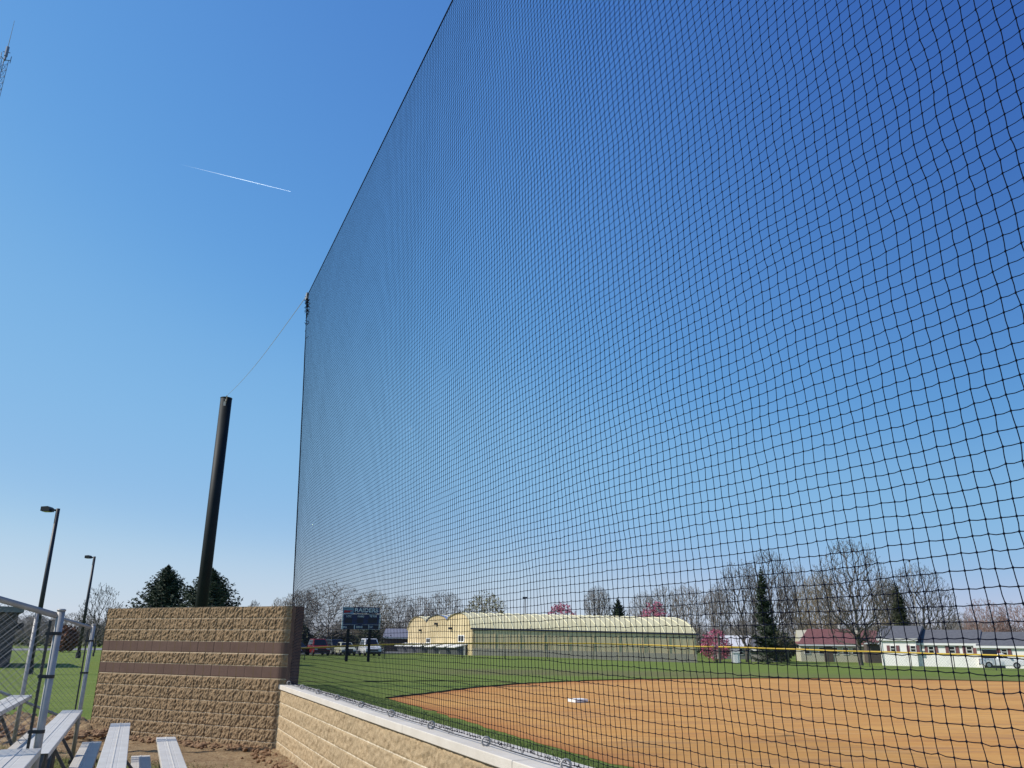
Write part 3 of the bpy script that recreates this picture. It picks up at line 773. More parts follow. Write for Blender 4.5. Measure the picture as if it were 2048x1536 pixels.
def guard(s, posts, top, bottom, label, railr=.021, botrail=True, cell=.055):
    # posts: list of (t, z_bottom); top/bottom: (z at first post, slope per metre toward smaller t)
    root = empty('guard_fence', st(s, posts[0][0]), 0, label, 'fence', 'chain-link end guards of the bleachers')
    tmin = posts[-1][0]; t0 = posts[0][0]
    zt = lambda t: top[0] + (t0 - t) * top[1]
    zb = lambda t: bottom[0] + (t0 - t) * bottom[1]
    for t, z0 in posts:
        b = MB(); b.tube([st(s, t, z0), st(s, t, zt(t) + .035)], .0255, 16); b.tube([st(s, t, zt(t) + .035), st(s, t, zt(t) + .045), st(s, t, zt(t) + .05)], [.029, .029, .018], 16)
        under(root, b.build('post', M['galv'], smooth=True))
    b = MB(); b.tube([st(s, t0 - .01, zt(t0)), st(s, tmin, zt(tmin))], railr, 14); under(root, b.build('top_rail', M['galv'], smooth=True))
    if botrail: b = MB(); b.tube([st(s, t0, zb(t0)), st(s, tmin, zb(tmin))], railr * .8, 12); under(root, b.build('bottom_rail', M['galv'], smooth=True))
    for t, _z in posts[:1]:
        b = MB(); b.beam(st(s - .01, t - .055, zb(t) - .02), st(s - .01, t - .055, zt(t) - .03), .018, .008); under(root, b.build('tension_bar', M['galv_dark']))
        for k_ in range(3):
            z = zb(t) + (zt(t) - zb(t)) * (.10, .52, .86)[k_]; c = MB()
            c.tube([st(s, t, z - .011), st(s, t, z + .011)], .0290, 16); c.box(st(s - .006, t - .048, z), (.05, .014, .022), -AZ)
            under(root, c.build('clamp', M['galv_dark']))
    b = MB(); p, q = st(s - .012, t0 - .05), st(s - .012, tmin); Lg = (q - p).length
    chain(b, p, q, lambda f: zb(t0 - f * Lg) + .01, lambda f: zt(t0 - f * Lg) + .012, cell)
    under(root, b.build('chain_link', M['wire']))
    return root
guard(12.54, [(-.575, .02), (-1.262, .05), (-2.5, .05)], (1.915, .285), (.73, .42), 'farther sloping chain-link guard at the far end of the benches beside the block wall', cell=.06)
guard(6.60, [(-.520, .30), (-2.3, .3)], (1.925, .275), (1.10, .02), 'nearer chain-link guard with a thick grey post and sloping top rail at the photo edge', cell=.05, botrail=False)
# ------------------------------------------------------------ helpers for the distance
def proj(p):
    v = np.array(p) - np.array([0, 0, H]); z = v @ FW
    return 1024 + F * (v @ RT) / z, 768 - F * (v @ UP) / z
def place(x, D):                   # ground point under photo column x at distance D
    p = far(x, 1290, D); p.z = gz(p.x, p.y); return p
def width_at(x, D, px): p = far(x, 1290, D); return px / F * float((np.array(p) - np.array([0, 0, H])) @ FW)
def height_at(x, y, D): p = far(x, y, D); return p.z - gz(p.x, p.y)
def face_cam(p): return math.atan2(-p[0], p[1])          # rz so that local -y looks at the camera (local y away)
def frame_hit(x, y, O, az):        # point on the vertical plane through O with heading az seen at photo (x, y): along, z
    dv = Vector((math.sin(az), math.cos(az), 0)); nv = Vector((dv.y, -dv.x, 0)); r_ = Vector(ray(x, y)); k = O.dot(nv) / r_.dot(nv)
    q = r_ * k; return (Vector((q.x, q.y, 0)) - Vector((O.x, O.y, 0))).dot(dv), H + q.z

# ------------------------------------------------------------ trees
def gen_bare(seed, shape='oval', N=2200, crotch=.24, stems=1, twig=.028, ntw=2):
    # a crown envelope filled with points; every point joins the cheapest branch below it; radii by the pipe rule
    rg = np.random.default_rng(seed); pts = []
    off = Vector(rg.uniform(0, 50, 3))
    while len(pts) < N:
        x, y, z = rg.uniform(-.5, .5), rg.uniform(-.5, .5), rg.uniform(crotch * .8, 1); r = math.hypot(x, y) * 2
        f = (z - crotch * .8) / (1 - crotch * .8); ang = math.atan2(y, x); w_ = .16 * noise.noise(Vector((math.cos(ang) * 1.3, math.sin(ang) * 1.3, z * 2.5)) + off) + .10 * noise.noise(Vector((math.cos(ang) * 4, math.sin(ang) * 4, z * 7)) + off)
        if shape == 'oval': R_ = math.sin(math.pi * min(1, f * .90 + .08)) ** .62
        elif shape == 'vase': R_ = (.25 + .75 * min(1, f * 1.6)) * math.sqrt(max(0, 1 - max(0, (f - .55) / .45) ** 2))
        elif shape == 'broad': R_ = math.sqrt(max(0, 1 - (1.02 - f) * 0 - max(0, (f - .35) / .65) ** 2)) * (.55 + .45 * min(1, f * 3))
        else: R_ = math.sqrt(max(0, 1 - max(0, (f - .2) / .8) ** 2)) * (.6 + .4 * min(1, f * 3))
        R_ *= 1 + w_ * 1.6
        if r > R_: continue
        if rg.random() > .30 + .70 * (r / max(R_, .01)) ** 1.2 and f < .8: continue
        if noise.noise(Vector((x, y, z)) * 5 + off) < -.28: continue
        pts.append((x, y, z))
    pts = np.array(pts); c0 = np.array([0, 0, crotch * .7]); d0 = np.linalg.norm(pts * np.array([1, 1, .8]) - c0 * np.array([1, 1, .8]), axis=1); pts = pts[np.argsort(d0 + rg.normal(0, .02, N))]
    nodes = [np.array([0, 0, -.01])]; par = [-1]; Lp = [0]
    if stems == 1:
        k = 5
        for i in range(1, k + 1): nodes.append(np.array([rg.normal(0, .004), rg.normal(0, .004), crotch * i / k])); par.append(i - 1); Lp.append(Lp[-1] + crotch / k)
        lead = nodes[-1].copy()
        for i in range(5): lead = lead + np.array([rg.normal(0, .012), rg.normal(0, .012), .07]); nodes.append(lead.copy()); par.append(len(nodes) - 2); Lp.append(Lp[-1] + .07)
    else:
        for i in range(stems):
            a_ = rg.uniform(0, 6.28); nodes.append(np.array([math.cos(a_) * .05, math.sin(a_) * .05, crotch * .6])); par.append(0); Lp.append(crotch * .6)
    nt0 = len(nodes); NN = np.zeros((nt0 + N, 3)); NN[:nt0] = nodes; LL = np.zeros(nt0 + N); LL[:nt0] = Lp; start = 1 if stems > 1 else 4
    for i in range(N):
        n_ = nt0 + i; q = pts[i]; d = q - NN[start:n_]; dd = np.linalg.norm(d, axis=1)
        cost = dd + .33 * LL[start:n_] + 1.1 * np.maximum(0, .35 * dd - d[:, 2]); j = int(np.argmin(cost)) + start
        mid = NN[j]; NN[n_] = q + np.array([0, 0, .0]); par.append(j); LL[n_] = LL[j] + dd[j - start]
    par = np.array(par); area = np.full(len(par), 1.0)
    for i in range(len(par) - 1, 0, -1): area[par[i]] += area[i] if par[i] >= 0 else 0
    rad = .00105 * area ** .40
    segs = []
    for i in range(1, len(par)):
        a_, b_ = NN[par[i]], NN[i]; L = np.linalg.norm(b_ - a_); m_ = (a_ + b_) / 2 + rg.normal(0, .05, 3) * L - np.array([0, 0, .06 * L]) * (1 if i > nt0 else 0)
        ra = min(rad[par[i]], rad[i] * 1.35) if i >= nt0 else rad[par[i]]
        segs.append((*a_, *m_, ra, (ra + rad[i]) / 2, i < 6 or area[i] > N * .4)); segs.append((*m_, *b_, (ra + rad[i]) / 2, rad[i], i < 6 or area[i] > N * .4))
    for i in range(nt0, len(par)):
        d = NN[i] - NN[par[i]]; d /= max(1e-6, np.linalg.norm(d))
        for _ in range(ntw if area[i] < 6 else 1):
            e = d * .7 + rg.normal(0, .45, 3) + np.array([0, 0, .35]); e /= np.linalg.norm(e); L = twig * rg.uniform(.5, 1.4); q = NN[i] + e * L; segs.append((*NN[i], *q, .0009, .0005, False))
            e2 = e + rg.normal(0, .5, 3); segs.append((*(NN[i] + e * L * .5), *(NN[i] + e * L * .5 + e2 / np.linalg.norm(e2) * L * .6), .0007, .0004, False))
    A_ = np.array(segs, float); tr = A_[:, 8] > .5; A_[:, [6, 7]] = A_[:, [6, 7]]
    return A_[tr][:, :8], A_[~tr][:, :8]
def segs_mesh(name, A_, w_, h_, rscale, k=3, rmin=0.0):
    # unit segments scaled to width w_ and height h_
    p = A_[:, :3] * np.array([w_, w_, h_]); q = A_[:, 3:6] * np.array([w_, w_, h_]); r0 = np.maximum(A_[:, 6] * rscale, rmin); r1 = np.maximum(A_[:, 7] * rscale, rmin * .9)
    d = q - p; L = np.linalg.norm(d, axis=1, keepdims=True); d = d / np.maximum(L, 1e-6)
    ref = np.where(np.abs(d[:, 2:3]) < .9, np.array([[0, 0, 1.0]]), np.array([[1.0, 0, 0]])); a_ = np.cross(d, ref); a_ /= np.linalg.norm(a_, axis=1, keepdims=True); b_ = np.cross(d, a_)
    rings = []
    for (c, r) in ((p, r0), (q, r1)):
        for j in range(k):
            th = 2 * math.pi * j / k; rings.append(c + (a_ * math.cos(th) + b_ * math.sin(th)) * r[:, None])
    V = np.stack(rings, 1).reshape(-1, 3); base = np.arange(len(A_)) * 2 * k
    Q = np.concatenate([np.stack([base + j, base + (j + 1) % k, base + k + (j + 1) % k, base + k + j], 1) for j in range(k)])
    return np_mesh(name, V, Q)
BARE = {}
def bare_proto(kind, i):
    key = (kind, i)
    if key not in BARE:
        if kind == 'round': BARE[key] = gen_bare(10 + i, 'oval', (1500, 1150, 1900)[i % 3], (.20, .26, .16)[i % 3])
        elif kind == 'vase': BARE[key] = gen_bare(30 + i, 'vase', (1100, 1500, 900)[i % 3], (.14, .2, .10)[i % 3])
        elif kind == 'sparse': BARE[key] = gen_bare(50 + i, 'oval', 700, .2)
        elif kind == 'shrub': BARE[key] = gen_bare(70 + i, 'bush', 900, .10, 5)
        elif kind == 'wide': BARE[key] = gen_bare(90 + i, 'broad', 1900, .14, 3)
    return BARE[key]
def cards(name, pts, size, m, parent, up=0, rgs=1):
    rg = np.random.default_rng(rgs); k = len(pts); a_ = rg.normal(size=(k, 3)); a_ /= np.linalg.norm(a_, axis=1, keepdims=True)
    b_ = np.cross(a_, rg.normal(size=(k, 3))); b_ /= np.linalg.norm(b_, axis=1, keepdims=True)
    s_ = size * rg.uniform(.5, 1.3, (k, 1)); V = np.stack([pts - a_ * s_, pts + b_ * s_ * .6, pts + a_ * s_, pts - b_ * s_ * .6], 1).reshape(-1, 3)
    i = np.arange(k) * 4; return link_mesh(name, np_mesh(name, V, np.stack([i, i + 1, i + 2, i + 3], 1)), m, parent)
def sprays(name, pts, dirs, size, m, parent, seed):
    rg = np.random.default_rng(seed); k = len(pts); d = dirs / np.maximum(np.linalg.norm(dirs, axis=1, keepdims=True), 1e-6) + rg.normal(0, .28, (k, 3)); d /= np.linalg.norm(d, axis=1, keepdims=True)
    b_ = np.cross(d, rg.normal(size=(k, 3))); b_ /= np.linalg.norm(b_, axis=1, keepdims=True); s_ = size * rg.uniform(.5, 1.4, (k, 1)) * np.clip((1.06 - pts[:, 2:3] / pts[:, 2].max()) * 4, .35, 1)
    V = np.stack([pts - d * s_ * .7, pts + b_ * s_ * .20, pts + d * s_ * 1.1, pts - b_ * s_ * .20], 1).reshape(-1, 3); i = np.arange(k) * 4
    return link_mesh(name, np_mesh(name, V, np.stack([i, i + 1, i + 2, i + 3], 1)), m, parent)
def tree(name, cat, label, kind, var, x, y_top, wpx, D, twig='twig', bark='bark', leaf=None, leafn=0, leafs=.12, group=None, rz=None, thick=1.0, dense=True):
    p = place(x, D); h_ = max(1.0, height_at(x, y_top, D)); w_ = width_at(x, D, wpx)
    T_, C_ = bare_proto(kind, var)
    root = empty(name, p, random.uniform(0, 6.28) if rz is None else rz, label, cat, group)
    rs = h_ * thick
    link_mesh('trunk', segs_mesh('trunk', T_, w_, h_, rs, 7), M[bark], root)
    cr = link_mesh('branches' if leaf is None else 'branches', segs_mesh('crown', C_, w_, h_, rs, 3, .009 + D * .00004), M[twig], root)
    cr.name = 'crown'
    if leaf:
        tips = C_[C_[:, 7] < np.quantile(C_[:, 7], .55)]
        rg = np.random.default_rng(var + 5); idx = rg.integers(0, len(tips), leafn); f_ = rg.random((leafn, 1))
        pt = (tips[idx, :3] * (1 - f_) + tips[idx, 3:6] * f_) * np.array([w_, w_, h_]) + rg.normal(0, leafs * .7, (leafn, 3))
        pt[:, 2] = np.maximum(pt[:, 2], .15)
        cards('blossom' if leaf == 'blossom' else 'leaves', pt, leafs, M[leaf], root, rgs=var)
    return root
def conifer(label, x, y_top, wpx, D, seed, m='needle', bare_low=.04, name='spruce_tree', power=1.0, group='dark evergreens', gap=.0, levels=34, dense=1.0):
    p = place(x, D); h_ = height_at(x, y_top, D); w_ = width_at(x, D, wpx) / 2; rg = random.Random(seed)
    root = empty(name, p, 0, label, 'evergreen tree', group)
    MB().tube([(0, 0, -.1), (0, 0, h_ * .5), (0, 0, h_ * .985)], [h_ * .022, h_ * .012, h_ * .003], 8).build('trunk', M['bark_dark'], root)
    segs = []; pts = []; drs = []
    for i in range(levels):
        f_ = bare_low + (1 - bare_low) * (i / (levels - 1)) ** .95; z = h_ * f_ * .985
        rad = w_ * (1 - f_) ** power * 1.02 + .05
        nb = max(3, int((7 + 5 * (1 - f_)) * dense))
        for j in range(nb):
            if rg.random() < gap: continue
            az = rg.uniform(0, 6.28); L = rad * rg.choice((rg.uniform(.5, .8), rg.uniform(.85, 1.08), rg.uniform(.8, 1.0))); dv = Vector((math.cos(az), math.sin(az), 0)); tv = Vector((-dv.y, dv.x, 0))
            tilt = -.28 + .62 * f_ + rg.gauss(0, .07); q = Vector((0, 0, z)); n_ = 7
            prev = q
            for k in range(1, n_ + 1):
                t_ = k / n_; c = Vector((0, 0, z)) + dv * (L * t_) + Vector((0, 0, L * (tilt * t_ + .34 * t_ * t_)))
                segs.append((*prev, *c, .012 * (1.3 - t_) * 3, .012 * (1.15 - t_) * 3))
                sw = L * .36 * (1.15 - t_) + .05
                for s_ in (-1, 1):
                    for u_ in range(5):
                        e = c + tv * (s_ * sw * rg.uniform(.2, 1.1)) + dv * rg.uniform(-.02, .3) * sw + Vector((0, 0, -rg.uniform(.0, .35) * sw)); pts.append(tuple(c.lerp(e, rg.uniform(.3, 1.05)))); drs.append(tuple(e - c)); 
                pts.append(tuple(c + Vector((0, 0, rg.gauss(0, .05))))); drs.append(tuple(c - prev)); prev = c
    o = link_mesh('branches', segs_mesh('branches', np.array(segs), 1, 1, 1, 3), M['bark_dark'], root)
    sprays('foliage', np.array(pts), np.array(drs), max(.16, h_ * .022), M[m], root, seed)
    return root

# left of the tall wall
tree('bare_tree', 'bare tree', 'leafless spreading tree behind the second lamp post, left of the block wall', 'sparse', 1, 190, 1168, 92, 92, 'bark_dark', 'bark_dark', rz=.6, thick=1.0)
conifer('dark spruce behind the left half of the tall block wall', 316, 1128, 215, 72, 3, bare_low=.02, gap=.02, levels=54, dense=1.5, power=.9)
conifer('dark spruce behind the black pole at the block wall', 406, 1134, 250, 66, 4, bare_low=.02, gap=.02, levels=54, dense=1.5, power=.9)
tree('rust_leaved_tree', 'small tree', 'small tree with rust red leaves seen through the chain-link guard', 'shrub', 0, 128, 1252, 46, 118, 'bark_dark', 'bark_dark', 'rustleaf', 1800, .22)
for k_, (x, yt, wp, D, kd) in enumerate(((20, 1232, 60, 190, 'round'), (60, 1228, 70, 170, 'vase'), (95, 1236, 60, 200, 'round'), (215, 1238, 50, 200, 'vase'), (170, 1250, 60, 210, 'round'))):
    tree('bare_tree', 'bare tree', 'hazy bare tree, %s from the left in the far row beyond the left lawn' % {20: 'first', 60: 'second', 95: 'third', 170: 'fourth', 215: 'fifth'}[x], kd, k_ % 3, x, yt, wp, D, 'twig', 'bark', group='far row of bare trees beyond the left lawn')
for x, yt in ((500, 1201), (548, 1196), (572, 1200)):
    tree('bare_tree', 'bare tree', '%s of three small bare treetops just showing over the block wall' % {500: 'leftmost', 548: 'middle', 572: 'rightmost'}[x], 'sparse', 0, x, yt, 40, 120, 'twig', 'bark', group='bare tree tops over the block wall')
# right, behind the scoreboard and the yellow hall
D1 = 128
TR = [('round', 1, 655, 1160, 150, 122, 'twig', 'large bare tree with pale trunk behind the red vehicle', None),
      ('vase', 1, 596, 1178, 80, 150, 'twig', 'bare tree partly hidden behind the right end of the block wall', None),
      ('round', 2, 742, 1178, 90, 165, 'twig_tan', 'bare tree with tan twigs rising above the scoreboard', None),
      ('vase', 2, 800, 1188, 70, 175, 'twig', 'bare grey tree between scoreboard and yellow hall', None),
      ('round', 0, 838, 1192, 70, 185, 'twig', 'bare grey tree above the left end of the yellow hall', None),
      ('vase', 0, 885, 1180, 84, 180, 'twig', 'dense dark bare tree above the stepped roofs of the yellow hall', None),
      ('round', 1, 968, 1184, 96, 178, 'twig_tan', 'olive tree in first leaf above the left roof of the yellow hall', 'budleaf'),
      ('vase', 1, 1197, 1172, 62, 190, 'twig', 'slim bare tree between the pink tree and the small fir', None),
      ('round', 2, 1290, 1182, 76, 200, 'twig', 'bare tree behind the second pink tree, nearer the small fir', None),
      ('vase', 2, 1335, 1168, 84, 185, 'twig', 'bare tree just right of the second pink tree', None),
      ('vase', 0, 1383, 1166, 76, 170, 'twig', 'bare tree above the right end of the yellow hall', None),
      ('vase', 1, 1440, 1172, 60, 168, 'twig', 'bare tree over the low pink shrub', None),
      ('vase', 2, 1492, 1120, 112, 128, 'bark', 'large fan-shaped bare tree left of the tall dark spruce', None),
      ('round', 0, 1548, 1098, 110, 150, 'bark', 'tall bare tree behind the tall dark spruce', None),
      ('round', 1, 1600, 1122, 90, 170, 'twig', 'bare tree between the tall spruce and the biggest bare tree', None),
      ('round', 2, 1655, 1142, 120, 150, 'twig_tan', 'bushy tan-twigged tree behind the red-roofed house', 'tan'),
      ('round', 0, 1718, 1078, 168, 100, 'bark', 'biggest bare tree, thick trunk in front of the red-roofed house', None),
      ('round', 1, 1782, 1150, 70, 165, 'twig_tan', 'bare tree between the biggest bare tree and the white house', None),
      ('round', 2, 1850, 1124, 142, 150, 'bark', 'wide bare tree behind the roof of the white house', None),
      ('wide', 0, 1975, 1196, 96, 170, 'twig_red', 'reddish bare tree behind the right roof of the white house', None),
      ('wide', 1, 2040, 1202, 90, 172, 'twig_red', 'reddish bare tree cut off by the right photo edge', None)]
for kd, v_, x, yt, wp, D, tw, lb, lf in TR:
    tree('bare_tree', 'bare tree', lb, kd, v_, x, yt, wp, D, 'bark_dark' if tw == 'bark' else tw, 'bark_dark' if tw in ('bark',) else 'bark', 'budleaf' if lf == 'budleaf' else None, 2600 if lf else 0, .16, rz=random.uniform(0, 6.28))
for x, yt, wp, D, lb in ((1124, 1205, 78, 160, 'pink blossoming tree above the middle of the yellow hall roof'), (1310, 1203, 78, 158, 'pink blossoming tree above the right part of the yellow hall roof')):
    tree('redbud_tree', 'blossoming tree', lb, 'shrub', 1 if x < 1200 else 0, x, yt, wp, D, 'twig_red', 'bark_dark', 'blossom', 3800, .15, group='pink blossoming trees')
tree('redbud_tree', 'blossoming tree', 'low pink flowering shrub tree at the right end of the yellow hall', 'shrub', 2, 1432, 1259, 62, 128, 'twig_red', 'bark_dark', 'blossom', 2600, .12, group='pink blossoming trees')
conifer('drooping dark fir right behind the scoreboard', 740, 1222, 92, 116, 8, bare_low=.05, gap=.45, levels=13, dense=2.2, power=.6, name='fir_tree')
conifer('small fir above the yellow hall roof between the pink trees', 1238, 1194, 105, 150, 9, name='fir_tree')
conifer('tall dark spruce leaning out of the bare trees left of the red-roofed house', 1534, 1132, 70, 122, 10, power=.95, levels=34, gap=.45)
conifer('olive evergreen behind the left roof of the white house', 1806, 1164, 50, 140, 11, 'needle_olive', power=.6)
for x, yt, wp, D, lb in ((603, 1252, 34, 118, 'dark scrubby bush behind the dark parked cars'), (566, 1250, 60, 125, 'dark scrubby bush beside the block wall end'), (680, 1262, 70, 124, 'dark thicket behind the parked cars below the scoreboard'), (1560, 1262, 60, 126, 'brown thicket between the grey garage and red-roofed house')):
    tree('bush', 'bush', lb, 'shrub', 0, x, yt, wp, D, 'twig', 'bark_dark', 'scrub', 1500, .2)
# the mass of woods far behind, one stuff object
acc = []
rg = random.Random(4)
cache = [bare_proto('round', 0), bare_proto('vase', 0), bare_proto('round', 2)]
for k_ in range(130):
    x = -60 + k_ * 17 + rg.uniform(-14, 14)
    if 240 < x < 560: continue
    D = rg.uniform(215, 330); p = place(x, D); h_ = height_at(x, rg.uniform(1222, 1254), D); w_ = h_ * rg.uniform(.7, 1.0); T_, C_ = cache[k_ % 3]
    for a_ in (T_, C_[C_[:, 6] > np.quantile(C_[:, 6], .35)]):
        b_ = a_.copy(); ang = rg.uniform(0, 6.28); ca, sa = math.cos(ang), math.sin(ang)
        for c in (0, 3):
            X_, Y_ = b_[:, c].copy(), b_[:, c + 1].copy(); b_[:, c] = (X_ * ca - Y_ * sa) * w_ + p.x; b_[:, c + 1] = (X_ * sa + Y_ * ca) * w_ + p.y; b_[:, c + 2] = b_[:, c + 2] * h_ + p.z
        b_[:, 6:] = np.maximum(b_[:, 6:] * h_ * .9, .035); acc.append(b_)
o = link_mesh('distant_woods', segs_mesh('distant_woods', np.concatenate(acc), 1, 1, 1, 3), M['twig'])
tag(o, 'hazy mass of leafless woods along the horizon behind the houses', 'woods', kind='stuff')
pts = []
for k_ in range(15000):
    x = rg.uniform(-80, 2120); D = rg.uniform(200, 330); p = place(x, D); pts.append((p.x, p.y, p.z + abs(rg.gauss(0, 1.6))))
o = cards('far_undergrowth', np.array(pts), .55, M['scrub'], None, rgs=3); tag(o, 'dark undergrowth along the foot of the far woods', 'undergrowth', kind='stuff')

# ------------------------------------------------------------ lamp posts, tower, poles
def lamp_post(label, x0, y0, x1, y1, D, wpx, dx):
    p = far(x0, 1290, D); p.z = gz(p.x, p.y); top = far(x1, y1, D); t = Vector((top.x - p.x, top.y - p.y, 0)) * .30; h_ = top.z - p.z; wd_ = width_at(x0, D, wpx)
    root = empty('lamp_post', p, 0, label, 'lamp post', 'black lamp posts on the left lawn')
    MB().tube([(0, 0, -.1), (t.x, t.y, h_)], [wd_ * .62, wd_ * .45], 10).build('pole', M['lamp_black'], root, smooth=True)
    MB().tube([(0, 0, 0), (0, 0, .5)], wd_ * .9, 12).build('base', M['lamp_black'], root)
    sx = width_at(x0, D, dx)
    b = MB(); b.beam((t.x, t.y, h_ - .10), (t.x - sx * .45, t.y - .1, h_ - .08), .10, .10); b.build('arm', M['lamp_black'], root)
    b = MB(); b.prism([(t.x - sx * .38, t.y - .32, h_ - .17), (t.x - sx * .42, t.y - .32, h_ + .03), (t.x - sx * .55, t.y - .32, h_ + .09), (t.x - sx, t.y - .32, h_ + .06), (t.x - sx, t.y - .32, h_ - .17)], (0, .5, 0)); hd = b.build('lamp_head', M['lamp_black'], root)
    MB().box((t.x - sx * .72, t.y - .07, h_ - .18), (sx * .45, .38, .02)).build('lens', M['glass'], hd)
lamp_post('nearer tall black lamp post standing behind the chain-link guard', 68, 1340, 113, 1017, 50, 8.5, 30)
lamp_post('farther black lamp post in front of the leafless tree', 160, 1305, 189, 1113, 84, 5.5, 17)
tp = far(-190, 1290, 100)
# lattice tower: its top leans out of the picture at the left edge
def tower():
    D = 105; top = far(15, 98, D); zt = top.z; ax = Vector((top.x, top.y, 0)); w_ = .42
    root = empty('radio_tower', (ax.x, ax.y, 0), .3, 'red-grey lattice radio tower with whip aerial at the upper left edge', 'radio tower')
    m = mat('tower_steel', (.16, .21, .34), .6, .0); zl = zt - 1.6
    legs = [Vector((math.cos(a_), math.sin(a_), 0)) * w_ for a_ in (0, 2.094, 4.189)]
    for l_ in legs: MB().tube([l_, l_ + Vector((0, 0, zl))], .035, 6).build('leg', m, root)
    b = MB(); z = 0; k = 0
    while z < zl - 1:
        for i in range(3):
            a_, c = legs[i], legs[(i + 1) % 3]; b.tube([a_ + Vector((0, 0, z)), c + Vector((0, 0, z + .95))], .018, 4, cap=False); b.tube([c + Vector((0, 0, z)), a_ + Vector((0, 0, z + .95))], .018, 4, cap=False); b.tube([a_ + Vector((0, 0, z)), c + Vector((0, 0, z))], .015, 4, cap=False)
        z += .95
    b.build('bracing', m, root)
    b = MB(); b.tube([(0, 0, zl - .1), (0, 0, zt + .2)], .13, 8)
    for i in range(3): b.tube([(0, 0, zl - .1), legs[i] * 1.5 + Vector((0, 0, zl))], .05, 5); b.tube([legs[i] * 1.5 + Vector((0, 0, zl - .4)), legs[i] * 1.5 + Vector((0, 0, zl + .6))], .045, 5)
    b.tube([(-.4, 0, zt - .5), (.4, 0, zt - .5)], .05, 5); b.build('mast_head', m, root)
    b = MB(); b.tube([(.0, 0, zt - 1.1), (.0, 0, zt + .3)], .20, 8); b.build('beacon', m, root)
    tip = far(31, 42, D).z
    MB().tube([(0, 0, zt), (0, 0, tip)], [.045, .022], 6).build('aerial', M['galv'], root)
tower()
p = place(1050, 168); r_ = empty('utility_pole', p, .2, 'thin far utility pole with a small head above the yellow hall roof', 'pole'); hp = height_at(1050, 1194, 168)
MB().tube([(0, 0, 0), (0, 0, hp)], .09, 8).build('pole', M['bark_dark'], r_); MB().box((0, 0, hp - .15), (1.0, .3, .35)).build('head', M['lamp_black'], r_)
p = place(1842, 140); r_ = empty('mast', p, 0, 'slender pale mast with ball top by the wide bare tree behind the white house', 'mast'); hp = height_at(1838, 1122, 140)
MB().tube([(0, 0, 0), (0, 0, hp)], [.09, .05], 8).build('pole', M['galv'], r_); b = MB(); b.tube([(0, 0, hp - .15), (0, 0, hp), (0, 0, hp + .15), (0, 0, hp + .28)], [.06, .15, .15, .05], 8); b.build('ball', M['lamp_black'], r_)
p = place(1438, 120); r_ = empty('utility_pole', p, 0, 'wooden pole by the low pink shrub at the end of the hall', 'pole')
MB().tube([(0, 0, 0), (0, 0, 3.9)], .16, 8).build('pole', M['bark_dark'], r_)

# contrail, kilometres away
c0, c1 = Vector(ray(358, 328)).normalized(), Vector(ray(581, 383)).normalized(); pts = []; rs_ = []
for i in range(30):
    f_ = i / 29; pts.append(Vector((0, 0, H)) + (c0.lerp(c1, f_)).normalized() * 9000); rs_.append(1.1 + 1.4 * math.sin(math.pi * min(1, f_ * 1.0)) if i < 29 else 2)
m = bpy.data.materials.new('contrail_vapour'); m.use_nodes = True; N, L = m.node_tree.nodes, m.node_tree.links; bs = N['Principled BSDF']
df = N.new('ShaderNodeBsdfDiffuse'); df.inputs[0].default_value = (1, 1, 1, 1); tl = N.new('ShaderNodeBsdfTranslucent'); tl.inputs[0].default_value = (1, 1, 1, 1); ad = N.new('ShaderNodeAddShader'); L.new(df.outputs[0], ad.inputs[0]); L.new(tl.outputs[0], ad.inputs[1]); tp = N.new('ShaderNodeBsdfTransparent'); ms = N.new('ShaderNodeMixShader'); L.new(tp.outputs[0], ms.inputs[1]); L.new(ad.outputs[0], ms.inputs[2]); L.new(ms.outputs[0], N['Material Output'].inputs['Surface'])
tc = N.new('ShaderNodeTexCoord'); sp = N.new('ShaderNodeSeparateXYZ'); L.new(tc.outputs['Generated'], sp.inputs[0]); mr_ = N.new('ShaderNodeMapRange'); mr_.inputs['From Min'].default_value = 0; mr_.inputs['From Max'].default_value = .6; mr_.inputs['To Min'].default_value = .0; mr_.inputs['To Max'].default_value = .5
L.new(sp.outputs[0], mr_.inputs['Value']); L.new(mr_.outputs[0], ms.inputs[0])
o = MB().tube(pts, rs_, 8).build('contrail', m); tag(o, 'thin white aircraft trail fading to the left in the blue sky', 'contrail')

